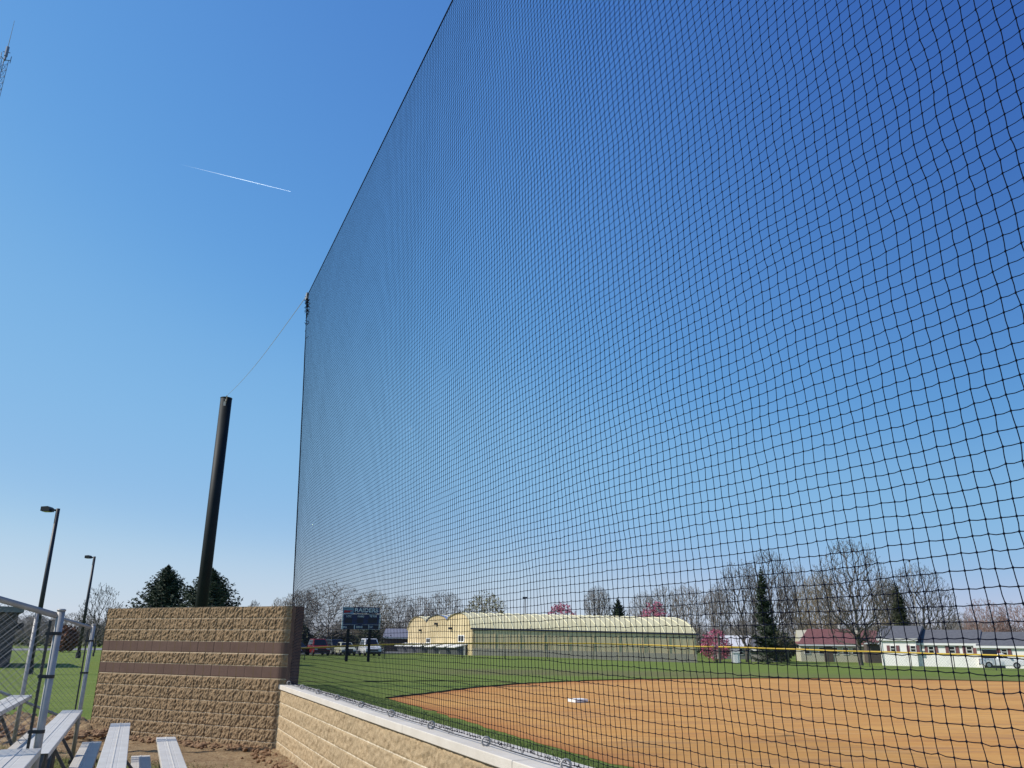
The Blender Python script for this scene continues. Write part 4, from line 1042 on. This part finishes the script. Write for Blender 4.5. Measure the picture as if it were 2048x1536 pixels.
# ------------------------------------------------------------ outfield fence
fp = [(520, 1324, 76), (611, 1322, 78), (692, 1320, 80), (770, 1317, 84), (845, 1316, 88), (926, 1315.5, 91), (1010, 1315, 93), (1095, 1315, 94), (1187, 1315, 94), (1282, 1315.5, 93), (1372, 1318, 90), (1428, 1320, 88)]
fp2 = [(1437, 1320, 87), (1500, 1322, 86), (1575, 1325, 85), (1654, 1327.5, 83), (1735, 1329, 82), (1818, 1329, 81), (1903, 1333, 80), (1985, 1333, 79), (2070, 1335, 78), (2170, 1338, 77)]
def outfield(arr, label, rails):
    root = empty('outfield_fence', place(arr[0][0], arr[0][2]), 0, label, 'fence', 'yellow-capped outfield fence runs')
    P_ = []
    for (x, yb, D), yr in zip(arr, rails):
        b_ = far(x, 1290, D); b_.z = gz(b_.x, b_.y) - .05; t_ = far(x, yr, D); P_.append((b_, Vector((b_.x, b_.y, t_.z))))
    for b_, t_ in P_: under(root, MB().tube([b_, t_ - Vector((0, 0, .03))], .035, 7).build('post', M['fence_post']))
    pts = resample([t_ for _, t_ in P_], 1.2)
    rl = MB(); rl.tube([p + Vector((0, 0, .012 * math.sin(i * 1.3))) for i, p in enumerate(pts)], .068, 8); under(root, rl.build('yellow_cap', M['yellow'], smooth=True))
    b = MB()
    for (b0, t0), (b1, t1) in zip(P_[:-1], P_[1:]):
        L_ = (b1 - b0).length; k = int(L_ / .22)
        for i in range(k):
            for sgn in (1, -1):
                z0, z1 = (0.02, .98) if sgn > 0 else (.98, .02)
                i1 = min(1, (i + 5) / k)
                q0 = b0.lerp(b1, i / k).lerp(t0.lerp(t1, i / k), z0); q1 = b0.lerp(b1, i1).lerp(t0.lerp(t1, i1), z1); b.tube([q0, q1], .0035, 3, cap=False)
        b.tube([b0 + Vector((0, 0, .08)), b1 + Vector((0, 0, .08))], .01, 4, cap=False)
    under(root, b.build('wire_mesh', M['fence_post'])); return root
outfield(fp, 'left run of outfield wire fence with yellow cap, ending before the yellow hall corner', [1298.5, 1296, 1292.3, 1289.3, 1288, 1286.8, 1286.3, 1286.3, 1287, 1289.5, 1292.5, 1293.8])
outfield(fp2, 'right run of outfield wire fence with yellow cap, in front of the houses', [1293.6, 1295.5, 1298, 1300.8, 1303.2, 1305.6, 1308.2, 1310.6, 1313, 1316])

# ------------------------------------------------------------ scoreboard
M['navy'] = mat('navy_panel', (.012, .022, .085), .5, col2=(.015, .028, .10), scale=2)
M['panel_blue'] = mat('pale_blue_panel', (.20, .33, .42), .5); M['red'] = mat('red_sign', (.42, .02, .025), .5); M['sign_white'] = mat('sign_white', (.70, .72, .75), .5)
M['digit'] = mat('dark_digits', (.006, .008, .02), .4)
DS = 74.5; ps = place(716, DS); rz = face_cam(ps) + R(4)
sb = empty('scoreboard', ps, rz, 'navy blue scoreboard on two posts reading RAIDERS beyond the infield', 'scoreboard')
inv = sb.matrix_basis.inverted() if False else (Matrix.Translation(ps) @ Matrix.Rotation(rz, 4, 'Z')).inverted()
def sbl(x, y): # photo -> local x, z on the board
    az = math.pi / 2 - rz
    a_, z = frame_hit(x, y, ps, az); return a_, z - ps.z
def pbox(name, x0, y0, x1, y1, dep, off, m, parent):
    xa, za = sbl(x0, y0); xb, zb = sbl(x1, y1); b = MB(); b.box(((xa + xb) / 2, off, (za + zb) / 2), (abs(xb - xa), dep, abs(za - zb))); return b.build(name, m, parent)
pbox('board', 684.5, 1228.5, 759, 1259, .3, 0, M['navy'], sb)
pbox('name_panel', 708, 1214, 759, 1227, .12, 0, M['navy'], sb)
lp_ = pbox('logo_panel', 686, 1214, 707, 1227.6, .10, 0, M['panel_blue'], sb)
b = MB(); sx = lambda x: sbl(x, 1222)[0]; sz = lambda y: sbl(700, y)[1]
b.prism([(sx(688), -.052, sz(1225.6)), (sx(688), -.052, sz(1221)), (sx(690.5), -.052, sz(1220.2)), (sx(694), -.052, sz(1221)), (sx(705), -.052, sz(1220.8)), (sx(705), -.052, sz(1222)), (sx(700.8), -.052, sz(1222.8)), (sx(700.5), -.052, sz(1225.2))], (0, -.02, 0)); b.build('red_emblem', M['red'], lp_)
for y in (1228.4, 1249.3, 1258.8): pbox('white_line', 684.8, y - .35, 758.8, y + .35, .32, -.005, M['sign_white'], sb)
for x in (708.5, 737): pbox('white_line', x - .25, 1249.6, x + .25, 1258.6, .314, -.005, M['sign_white'], sb)
for x in (684.6, 758.9): pbox('white_line', x - .25, 1228.6, x + .25, 1258.6, .316, -.005, M['sign_white'], sb)
for (x0, x1, y0, y1) in ((690, 704, 1236, 1246), (714, 726, 1236, 1246), (736, 754, 1236, 1246), (694.5, 706, 1251, 1257.5), (726, 735, 1251, 1257.5), (747, 757, 1251, 1257.5)): pbox('digit_window', x0, y0, x1, y1, .31, -.008, M['digit'], sb)
def lettering(txt, xc, yc, hpx, wpx, off, m, parent, bold=.02):
    cu = bpy.data.curves.new('lettering', 'FONT'); cu.body = txt; cu.size = 1; cu.align_x = 'CENTER'; cu.align_y = 'CENTER'; cu.offset = bold; cu.extrude = .012
    t_ = bpy.data.objects.new('t', cu); COL.objects.link(t_); bpy.context.view_layer.update()
    me = bpy.data.meshes.new_from_object(t_.evaluated_get(bpy.context.evaluated_depsgraph_get())); bpy.data.objects.remove(t_)
    co = np.zeros(len(me.vertices) * 3); me.vertices.foreach_get('co', co); co = co.reshape(-1, 3)
    W_ = np.ptp(co[:, 0]); H_ = np.ptp(co[:, 1]); xa, za = sbl(xc - wpx / 2, yc); xb, zb = sbl(xc + wpx / 2, yc); _, zt = sbl(xc, yc - hpx / 2); _, zl = sbl(xc, yc + hpx / 2)
    c0 = co.mean(0) * 0 + np.array([(co[:, 0].max() + co[:, 0].min()) / 2, (co[:, 1].max() + co[:, 1].min()) / 2, 0])
    q = co - c0; out = np.stack([q[:, 0] / W_ * (xb - xa) + (xa + xb) / 2, -q[:, 2] + off, q[:, 1] / H_ * (zt - zl) + (zt + zl) / 2], 1)
    me.vertices.foreach_set('co', out.ravel()); me.update(); return link_mesh('lettering', me, m, parent)
lettering('RAIDERS', 733.2, 1220.6, 8.4, 46.5, -.075, M['sign_white'], sb, .035)
for t_, x, y, hh, ww in (('HOME', 697.6, 1232.6, 4.2, 10), ('INNING', 721.5, 1232.6, 4.2, 13.5), ('VISITOR', 746, 1232.6, 4.2, 15), ('BALL', 689.6, 1254.2, 3.6, 8), ('STRIKE', 718.3, 1254.2, 3.6, 13), ('OUT', 741.5, 1254.2, 3.6, 6.5)): lettering(t_, x, y, hh, ww, -.165, M['sign_white'], sb, .02)
for x in (695, 738.5):
    xa, _ = sbl(x, 1290); _, zt = sbl(x, 1222); b = MB(); b.beam((xa, .22, -.1), (xa, .22, zt), .24, .20); b.build('post', M['pole_black'], sb)

# ------------------------------------------------------------ yellow hall
M['hall'] = mat('cream_yellow_siding', (.66, .52, .30), .6, col2=(.74, .60, .36), scale=.5, stretch=(1, 1, .25)); M['hall_low'] = mat('lower_grey_siding', (.42, .35, .26), .7, col2=(.48, .41, .31), scale=.8)
M['hall_roof'] = mat('yellow_membrane_roof', (.60, .53, .31), .5, col2=(.67, .60, .37), scale=.7); M['seam'] = mat('pale_seam', (.74, .69, .46), .5); M['gutter'] = mat('dark_gutter', (.03, .035, .06), .5)
M['blue_roof'] = mat('blue_grey_roof', (.22, .27, .40), .5)
O = far(945, 1290, 112); E1, E2 = R(94), R(-22); O.z = 0
L1 = frame_hit(1392, 1290, O, E1)[0]; L2 = frame_hit(815, 1290, O, E2)[0]
e1 = Vector((math.sin(E1), math.cos(E1), 0)); e2 = Vector((math.sin(E2), math.cos(E2), 0)); zb = min(gz(O.x, O.y), gz(*(O + e1 * L1).xy)) - .1
zf = far(945, 1257, 112).z; HE = zf - zb; HR = frame_hit(905, 1229, O, E2)[1] - zb + .1
# local axes for the hall: x along the long wall, y into the depth (skewed plan handled with real vectors)
hall = empty('yellow_hall', Vector((O.x, O.y, zb)), 0, 'long low yellow hall with barrel roof and stepped gable end beyond the outfield fence', 'building')
def hl(a_, c_, z=0): return e1 * a_ + e2 * c_ + Vector((0, 0, z - .45 * max(0, a_) / L1))
NB = 3; B_ = L2 / NB
def prof(q, k=14):                               # barrel from eave to eave; shared valleys stay high
    out = []
    for i in range(k + 1):
        t_ = i / k; y_ = B_ * t_; bse = 0 if ((q == 0 and t_ < .5) or (q == NB - 1 and t_ > .5)) else .58
        z = HE + (HR - HE) * (bse + (1 - bse) * (math.sin(math.pi * t_) ** .55 if 0 < t_ < 1 else 0)); out.append((y_, z))
    return out
b = MB(); b.add([hl(0, .0), hl(L1, .0), hl(L1, 0, HE), hl(0, 0, HE)], [(0, 1, 2, 3)]); b.add([hl(L1, 0), hl(L1, L2), hl(L1, L2, HE), hl(L1, 0, HE)], [(0, 1, 2, 3)]); b.add([hl(L1, L2), hl(0, L2), hl(0, L2, HE), hl(L1, L2, HE)], [(0, 1, 2, 3)])
hw = b.build('long_wall', M['hall'], hall)
b = MB(); b.prism([hl(-.0, -.03, 0), hl(L1, -.03, 0), hl(L1, -.03, HE * .40), hl(-.0, -.03, HE * .40)], -e2 * .04); b.build('lower_siding', M['hall_low'], hall)
b = MB()
for i in range(int(L1 / .9)): b.beam(hl(.45 + i * .9, -.02, HE * .41), hl(.45 + i * .9, -.02, HE - .12), .05, .015)
for i in range(9): b.beam(hl(3 + i * L1 / 9, -.05, 0), hl(3 + i * L1 / 9, -.05, HE - .1), .10, .05)
b.build('wall_ribs', M['hall'], hall)
b = MB(); b.beam(hl(-.35, -.07, HE - .02), hl(L1 + .4, -.07, HE - .02), .12, .22); b.build('gutter', M['gutter'], hall)
for q in range(NB):
    pf = prof(q)
    poly = [hl(0, q * B_ + y_, z) for y_, z in pf]
    poly = [hl(0, q * B_, 0)] + poly + [hl(0, (q + 1) * B_, 0)]; b = MB(); b.prism(poly, e1 * .25)
    gw = b.build('gable_wall', M['hall'], hall)
    b = MB()
    for i in range(int(B_ / 1.0)): y_ = .5 + i * 1.0; zt = np.interp(y_, [a_ for a_, _ in pf], [c for _, c in pf]); b.beam(hl(-.03, q * B_ + y_, 0), hl(-.03, q * B_ + y_, zt - .1), .07, .06)
    b.build('siding_rib', M['hall'], gw)
    b = MB(); vs = []; k = len(pf); xs_ = np.linspace(-.25, L1 + .1, 2)
    for xx in xs_:
        for y_, z in pf: vs.append(hl(xx, q * B_ + y_, z + .05))
    b.add(vs, [(i, i + 1, k + i + 1, k + i) for i in range(k - 1)]); rf = b.build('roof', M['blue_roof'] if q == 1 else M['hall_roof'], hall, smooth=True)
    b = MB()
    for i in range(24):
        xx = .4 + i * (L1 - .6) / 23; b.tube([hl(xx, q * B_ + y_, z + .07) for y_, z in pf], .055, 5, cap=False)
    b.build('roof_seam', M['seam'], rf)
    poly = [hl(L1 - .05, q * B_ + y_, z) for y_, z in pf]; b = MB(); b.prism([hl(L1 - .05, q * B_, HE - .3)] + poly + [hl(L1 - .05, (q + 1) * B_, HE - .3)], e1 * .1); b.build('gable_end', M['hall'], hall)
# gable side: windows, lamps and slanted cellar-like hoods
def gbox(c, a0, a1, z0, z1, o0, o1, mi=0):       # box on the gable plane, sticking out toward -e1
    vs = [hl(-o, c_, z) for o in (o0, o1) for c_, z in ((a0, z0), (a1, z0), (a1, z1), (a0, z1))]
    c.add(vs, [(0, 3, 2, 1), (4, 5, 6, 7), (0, 1, 5, 4), (1, 2, 6, 5), (2, 3, 7, 6), (3, 0, 4, 7)], mi)
def gy(x): return frame_hit(x, 1290, O, E2)[0]
def gzz(x, y): return frame_hit(x, y, O, E2)[1] - zb
for x0, x1, y0, y1 in ((917, 929, 1270, 1284), (853, 861, 1276, 1286)):
    b = MB(); gbox(b, gy(x1), gy(x0), gzz(x0, y1), gzz(x0, y0), 0, .10); wf = b.build('window_frame', M['white'], hall)
    mm_ = (gy(x0) - gy(x1)); c = MB()
    for f0, f1 in ((.1, .46), (.54, .9)): gbox(c, gy(x1) + mm_ * f0, gy(x1) + mm_ * f1, gzz(x0, y1) + .12, gzz(x0, y0) - .12, .10, .115)
    c.build('pane', M['glass'], wf)
M['hood'] = mat('grey_hood', (.10, .105, .12), .7)
for k_, (x0, x1) in enumerate(((808, 826), (827, 844), (845, 865), (870, 888), (894, 914), (917, 938))):
    g0, g1 = gy(x1), gy(x0); mid = (g0 + g1) / 2; b = MB(); w0 = (g1 - g0) * .36
    b.prism([hl(0, mid - w0, 0.35), hl(-1.0, mid - w0, .35), hl(-1.5, mid - w0, 1.7), hl(0, mid - w0, 2.1)], e2 * (w0 * 2)); h_ = b.build('hood', M['hood'], hall)
    b = MB(); b.prism([hl(0, mid - w0 * 1.15, 2.1), hl(-1.75, mid - w0 * 1.15, 1.68), hl(-1.75, mid - w0 * 1.15, 1.78), hl(0, mid - w0 * 1.15, 2.22)], e2 * (w0 * 2.3)); b.build('hood_top', M['white'], h_)
    b = MB(); b.beam(hl(-.5, mid - w0 * 1.2, 0), hl(-.5, mid - w0 * 1.2, 1.9), .22, .3); b.build('white_upright', M['white'], h_)
for x, y in ((873, 1247), (903, 1256), (842, 1260)):
    b = MB(); gbox(b, gy(x) - .25, gy(x) + .25, gzz(x, y) - .2, gzz(x, y) + .1, 0, .45); b.build('wall_lamp', M['lamp_black'], hall)

# low building behind the fir
def gable_house(name, label, x0, x1, D, azd, y_eave, y_ridge, depth, wall, roof, cat='house', over=.35, hip=0.0, base_dz=0):
    O_ = far(x0, 1290, D); O_.z = 0; L_ = frame_hit(x1, 1290, O_, azd)[0]; ex = Vector((math.sin(azd), math.cos(azd), 0)); ey = Vector((-ex.y, ex.x, 0))
    z0 = min(gz(O_.x, O_.y), gz(*(O_ + ex * L_).xy)) - .05; he = frame_hit(x0, y_eave, O_, azd)[1] - z0; hr = frame_hit(x0, y_ridge, O_, azd)[1] - z0
    hr = he + (hr - he) * (D + depth / 2) / D * 1.0
    root = empty(name, Vector((O_.x, O_.y, z0)), math.atan2(ex.y, ex.x), label, cat)
    b = MB(); b.prism([(0, 0, 0), (0, 0, he), (0, depth / 2, he + (hr - he) * (1 - over / depth)), (0, depth, he), (0, depth, 0)], (L_, 0, 0)); b.build('wall', wall, root)
    b = MB(); t_ = .16; sl = (hr - he) / (depth / 2); ov = over; xx0, xx1 = -ov, L_ + ov
    def rp(x, y): return (x, y, he + sl * (y if y <= depth / 2 else depth - y) + .03)
    hx = hip
    b.add([(xx0, -ov, he - sl * ov + .03), (xx1, -ov, he - sl * ov + .03), (xx1 - hx, depth / 2, hr + .03), (xx0 + hx, depth / 2, hr + .03), (xx1, depth + ov, he - sl * ov + .03), (xx0, depth + ov, he - sl * ov + .03)], [(0, 1, 2, 3), (3, 2, 4, 5)] + ([(0, 3, 5), (1, 4, 2)] if hip else []))
    rf = b.build('roof', roof, root); s_ = rf.modifiers.new('thick', 'SOLIDIFY'); s_.thickness = t_; s_.offset = 0
    b = MB(); b.box((L_ / 2, -ov - .02, he - sl * ov - .06), (L_ + 2 * ov, .05, .2)); b.build('fascia', M['white'], rf)
    return root, L_, he, hr, O_, ex, z0
def window(root, xc, zc_, w_, h_, m_sh=None, y=-.04):
    b = MB(); fr = .07
    for dx, dz, ww, hh in ((0, h_ / 2, w_ + fr, fr), (0, -h_ / 2, w_ + fr, fr), (-w_ / 2, 0, fr, h_), (w_ / 2, 0, fr, h_), (0, 0, w_, fr * .8)): b.box((xc + dx, y, zc_ + dz), (ww, .07, hh))
    wf = b.build('window', M['white'], root); MB().box((xc, y + .02, zc_), (w_ - .02, .03, h_ - .02)).build('pane', M['glass'], wf)
    if m_sh:
        for s_ in (-1, 1): MB().box((xc + s_ * (w_ / 2 + .27), y, zc_), (.36, .05, h_ + .08)).build('shutter', m_sh, wf)
M['siding_white'] = mat('white_siding', (.80, .77, .71), .6, col2=(.85, .82, .77), scale=1, stretch=(.2, .2, 4)); M['shingle'] = mat('grey_shingles', (.09, .09, .10), .85, col2=(.125, .125, .135), scale=3, bump=.01, bscale=20)
M['cream'] = mat('cream_siding', (.50, .46, .34), .7); M['red_roof'] = mat('dull_red_shingles', (.15, .055, .055), .85, col2=(.20, .085, .08), scale=3); M['shutter'] = mat('maroon_shutters', (.17, .065, .07), .6)
M['brown_wall'] = mat('dark_brick', (.07, .055, .05), .85, col2=(.11, .085, .07), scale=5); M['grey_wall'] = mat('grey_siding', (.22, .215, .20), .75)
gable_house('low_house', 'low dark building with grey roof behind the fir and the white vehicle', 768, 862, 150, R(88), 1274, 1258, 9, M['brown_wall'], mat('lavender_roof', (.20, .20, .25), .8), 'building')
# white house: three roofs stepping down to the right
WA = R(126); WO = far(1760, 1290, 121)
def house_white():
    root = None; O_ = Vector((WO.x, WO.y, 0)); ex = Vector((math.sin(WA), math.cos(WA), 0)); zg = -.72
    root = empty('white_house', Vector((O_.x, O_.y, zg)), math.atan2(ex.y, ex.x), 'white house with stepped grey roofs and maroon shutters at the right behind the fence', 'house')
    secs = [(1760, 1832, 1277.5, 1254, 0, 8.6), (1832, 1952, 1286.5, 1262.5, .5, 7.2), (1952, 2210, 1292, 1267, 0, 7.6)]
    for i, (xa, xb, ye, yr, yo, dep) in enumerate(secs):
        a0, _ = frame_hit(xa, 1290, O_, WA); a1, _ = frame_hit(xb, 1290, O_, WA); he = frame_hit((xa + xb) / 2 if xb < 2100 else 2000, ye, O_, WA)[1] - zg
        hr = he + (frame_hit(xa, yr, O_, WA)[1] - zg - (frame_hit(xa, ye, O_, WA)[1] - zg)) * 1.06
        b = MB(); b.prism([(a0, yo, 0), (a0, yo, he), (a0, yo + dep / 2, hr - .05), (a0, yo + dep, he), (a0, yo + dep, 0)], (a1 - a0, 0, 0)); b.build('wall', M['siding_white'], root)
        sl = (hr - he) / (dep / 2); ov = .22; b = MB(); b.add([(a0 - (.45 if i == 0 else .0), yo - ov, he - sl * ov + .05), (a1 + (.35 if i < 2 else .4), yo - ov, he - sl * ov + .05), (a1 + (.35 if i < 2 else .4), yo + dep / 2, hr + .05), (a0 - (.45 if i == 0 else 0), yo + dep / 2, hr + .05), (a1 + .35, yo + dep + ov, he - sl * ov + .05), (a0 - (.45 if i == 0 else 0), yo + dep + ov, he - sl * ov + .05)], [(0, 1, 2, 3), (3, 2, 4, 5)])
        rf = b.build('roof', M['shingle'], root); s_ = rf.modifiers.new('t', 'SOLIDIFY'); s_.thickness = .18; s_.offset = 0
        b = MB(); b.box(((a0 + a1) / 2, yo - ov - .03, he - sl * ov - .03), (a1 - a0 + .6, .05, .26)); b.build('fascia', M['white'], rf)
        if i < 2: b = MB(); b.beam((a1 + .38, yo - ov, he - sl * ov - .06), (a1 + .38, yo + dep / 2, hr - .04), .06, .30); b.build('rake_shade_board', M['gutter'], rf)  # dark strip stands in for shade under the gable overhang
        for xw in ((1786.5, 1826.5), (1861, 1903, 1937.5), (2007.5,))[i]:
            aw, _ = frame_hit(xw, 1298, O_, WA); zt = frame_hit(xw, (1291.5, 1293, 1298)[i], O_, WA)[1] - zg; zl = frame_hit(xw, (1304, 1306.5, 1310)[i], O_, WA)[1] - zg
            window(root, aw, (zt + zl) / 2, .62, zt - zl, M['shutter'], yo - .04)
    a_, _ = frame_hit(1763, 1290, O_, WA); b = MB(); b.box((a_, -.05, 2.1), (.16, .08, 4.2)); b.build('corner_board', M['white'], root)
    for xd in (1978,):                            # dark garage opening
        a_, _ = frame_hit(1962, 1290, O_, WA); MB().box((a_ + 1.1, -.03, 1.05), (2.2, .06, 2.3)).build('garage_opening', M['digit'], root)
house_white()
r_, L_, he, hr, O_, ex, z0 = gable_house('red_roofed_house', 'cream house with dull red roof behind the biggest bare tree', 1600, 1733, 140, R(104), 1287, 1259, 9, M['cream'], M['red_roof'], hip=2.2)
for k_, f_ in enumerate((.10, .32, .52, .68, .82)): window(r_, L_ * f_, he * .62, .8, 1.0, None)
MB().box((L_ * .42, -.05, he * .42), (1.3, .08, he * .84)).build('door', M['brown_wall'], r_); MB().box((L_ * .72, 5.5, hr + .3), (.6, .6, 1.3)).build('chimney', M['white'], r_)
gable_house('dark_garage', 'dark building squeezed between the cream house and the white house', 1733, 1760, 138, R(104), 1284, 1262, 8, M['brown_wall'], M['red_roof'], 'building')
gable_house('grey_garage', 'small dark gabled garage below the tall spruce', 1500, 1546, 133, R(120), 1297, 1277, 7, M['grey_wall'], M['shingle'], 'garage')
r_, L_, he, hr, O_, ex, z0 = gable_house('flat_roofed_house', 'pale house with nearly white roof behind the low pink shrub', 1436, 1522, 152, R(98), 1292, 1272, 11, M['grey_wall'], mat('pale_roof', (.62, .61, .62), .7), hip=1.5)
for f_ in (.2, .5, .8): window(r_, L_ * f_, he * .6, 1.0, 1.0, None)
r_, L_, he, hr, O_, ex, z0 = gable_house('garden_shed', 'small white garden shed beside the fan-shaped bare tree', 1463, 1478, 116, R(100), 1303, 1299, 1.6, M['siding_white'], M['grey_wall'], 'shed', over=.08)
MB().box((L_ / 2, -.03, he * .45), (L_ * .5, .05, he * .85)).build('door', M['white'], r_)
# dark building at the left edge
pB = far(26, 1290, 62); rB = empty('brick_building', Vector((pB.x, pB.y, 0)), R(33), 'dark brick building at the left photo edge behind the chain-link guard', 'building'); hB = far(10, 1222, 64).z
b = MB(); b.box((-9, 4, hB / 2 - .1), (18, 8, hB)); b.build('wall', M['brown_wall'], rB)
b = MB(); b.box((-9, 4, hB + .05), (18.5, 8.5, .35)); b.build('roof_edge', M['grey_wall'], rB); MB().box((.25, 1.2, hB * .72), (.4, .5, .4)).build('wall_lamp', M['lamp_black'], rB)
for k_ in range(4): window(rB, -2.6 - k_ * 3.2, hB * .5, 1.2, 1.4, None)

# ------------------------------------------------------------ vehicles
def frustum(b, x0, x1, z0, y0, X0, X1, z1, y1, mi=0):
    vs = [(x0, -y0, z0), (x1, -y0, z0), (x1, y0, z0), (x0, y0, z0), (X0, -y1, z1), (X1, -y1, z1), (X1, y1, z1), (X0, y1, z1)]
    b.add(vs, [(0, 3, 2, 1), (4, 5, 6, 7), (0, 1, 5, 4), (1, 2, 6, 5), (2, 3, 7, 6), (3, 0, 4, 7)], mi)
def vehicle(name, cat, label, x, D, rz, paint, kind='suv', Ls=4.7, W_=1.85, Ht=1.75):
    p = place(x, D); root = empty(name, p + Vector((0, 0, .03)), face_cam(p) + rz, label, cat, 'vehicles parked behind the outfield fence'); h = W_ / 2
    belt = {'suv': 1.08, 'van': 1.05, 'sedan': .92, 'pickup': 1.02}[kind]; b = MB()
    prof_ = [(-Ls / 2, .42), (-Ls / 2 - .03, .60), (-Ls / 2, belt - .1), (-Ls / 2 + .12, belt), (Ls / 2 - (1.15 if kind != 'van' else .8), belt + .02), (Ls / 2 - .25, belt - .13), (Ls / 2 - .03, belt - .32), (Ls / 2 + .03, .55), (Ls / 2, .36), (Ls / 2 - .5, .28), (-Ls / 2 + .5, .28)]
    b.prism([(a_, -h, z) for a_, z in prof_], (0, W_, 0)); body = b.build('body', paint, root, bevel=.07)
    cab = {'suv': (-Ls / 2 + .10, Ls / 2 - 1.15, -Ls / 2 + .42, Ls / 2 - 1.95), 'van': (-Ls / 2 + .06, Ls / 2 - .75, -Ls / 2 + .25, Ls / 2 - 1.75), 'sedan': (-Ls / 2 + .55, Ls / 2 - 1.15, -Ls / 2 + 1.15, Ls / 2 - 1.95), 'pickup': (-.5, Ls / 2 - 1.2, -.35, Ls / 2 - 1.95)}[kind]
    b = MB(); frustum(b, cab[0], cab[1], belt - .04, h - .06, cab[2], cab[3], Ht, h - .25); b.build('cabin', paint, root, bevel=.06)
    def on(fx, fz, side):                       # point on cabin side
        z = belt - .04 + (Ht - belt + .04) * fz; xl = cab[0] + (cab[2] - cab[0]) * fz; xr = cab[1] + (cab[3] - cab[1]) * fz; yy = h - .06 - .19 * fz + .012; return (xl + (xr - xl) * fx, side * yy, z)
    for s_ in (-1, 1):
        for f0, f1 in ((.08, .34), (.38, .64), (.68, .90)) if kind in ('suv', 'van') else ((.12, .50), (.54, .90)):
            b = MB(); q = [on(f0, .15, s_), on(f1, .15, s_), on(f1, .86, s_), on(f0, .86, s_)]; b.prism(q, (0, s_ * .012, 0)); b.build('side_window', M['glass'], root)
    for fx, sg in ((1, 1), (0, -1)):
        b = MB(); q = []
        for fz, yy in ((.10, h - .20), (.90, h - .36)):
            xx = on(fx, fz, 1)[0] + sg * .012; z = on(fx, fz, 1)[2]; q += [(xx, -yy, z), (xx, yy, z)] if fz < .5 else [(xx, yy, z), (xx, -yy, z)]
        b.prism(q, (sg * .012, 0, .004)); b.build('windscreen' if sg > 0 else 'rear_window', M['glass'], root)
    for sx_ in (-1, 1):
        for sy in (-1, 1):
            cx = sx_ * (Ls / 2 - .85); b = MB(); b.tube([(cx, sy * (h - .20), .34), (cx, sy * (h + .015), .34)], .345, 18); ty = b.build('wheel', M['tyre'], root); MB().tube([(cx, sy * (h + .01), .34), (cx, sy * (h + .03), .34)], .20, 12).build('rim', M['rim'], ty)
    for sy in (-1, 1):
        MB().box((Ls / 2 - .06, sy * (h - .28), belt - .34), (.16, .36, .16)).build('headlight', M['sign_white'], root)
        MB().box((-Ls / 2 - .01, sy * (h - .14), belt - .24), (.08, .18, .32)).build('tail_light', M['red'], root)
        MB().box((Ls / 2 - 1.35, sy * (h + .09), belt + .10), (.14, .20, .16)).build('mirror', paint, root)
    MB().box((Ls / 2 + .0, 0, .66), (.10, W_ * .55, .20)).build('grille', M['digit'], root); MB().box((Ls / 2 + .03, 0, .42), (.14, W_ * .94, .16)).build('front_bumper', M['digit'], root); MB().box((-Ls / 2 - .02, 0, .46), (.14, W_ * .94, .20)).build('rear_bumper', M['digit'], root)
    MB().box((-Ls / 2 - .035, 0, .78), (.02, .34, .17)).build('number_plate', M['sign_white'], root)
    if kind == 'pickup': MB().box((-Ls / 2 + 1.15, 0, belt + .01), (1.9, W_ - .2, .03)).build('cargo_bed', M['digit'], root)
    return root
pw = lambda nme, c: mat(nme, c, .3, .0)
DV = 104
vehicle('parked_car', 'car', 'dark blue car half hidden by the end of the block wall', 592, DV, R(-60), pw('paint_dark_blue', (.02, .025, .05)), 'sedan', 4.5, 1.8, 1.42)
vehicle('parked_suv', 'suv', 'dark red sport utility vehicle parked behind the fence', 637, DV - 2, R(-79), pw('paint_red', (.22, .02, .02)), 'suv', 4.8, 1.9, 1.85)
vehicle('parked_van', 'van', 'dark grey van parked between the red and the pale cars', 668, DV + 5, R(-68), pw('paint_charcoal', (.035, .037, .045)), 'van', 5.0, 1.95, 1.85)
vehicle('parked_car', 'car', 'pale cream car parked behind the left scoreboard post', 691, DV - 1, R(-79), pw('paint_cream', (.55, .54, .40)), 'sedan', 4.6, 1.8, 1.5)
vehicle('parked_suv', 'suv', 'white sport utility vehicle parked behind the right scoreboard post', 740, DV - 2, R(-79), pw('paint_white', (.75, .75, .76)), 'suv', 4.8, 1.9, 1.95)
vehicle('parked_pickup', 'pickup truck', 'white boxy pickup parked in front of the white house at the right', 1999, 107, R(0), pw('paint_white_pickup', (.72, .72, .72)), 'pickup', 4.3, 1.8, 1.55)
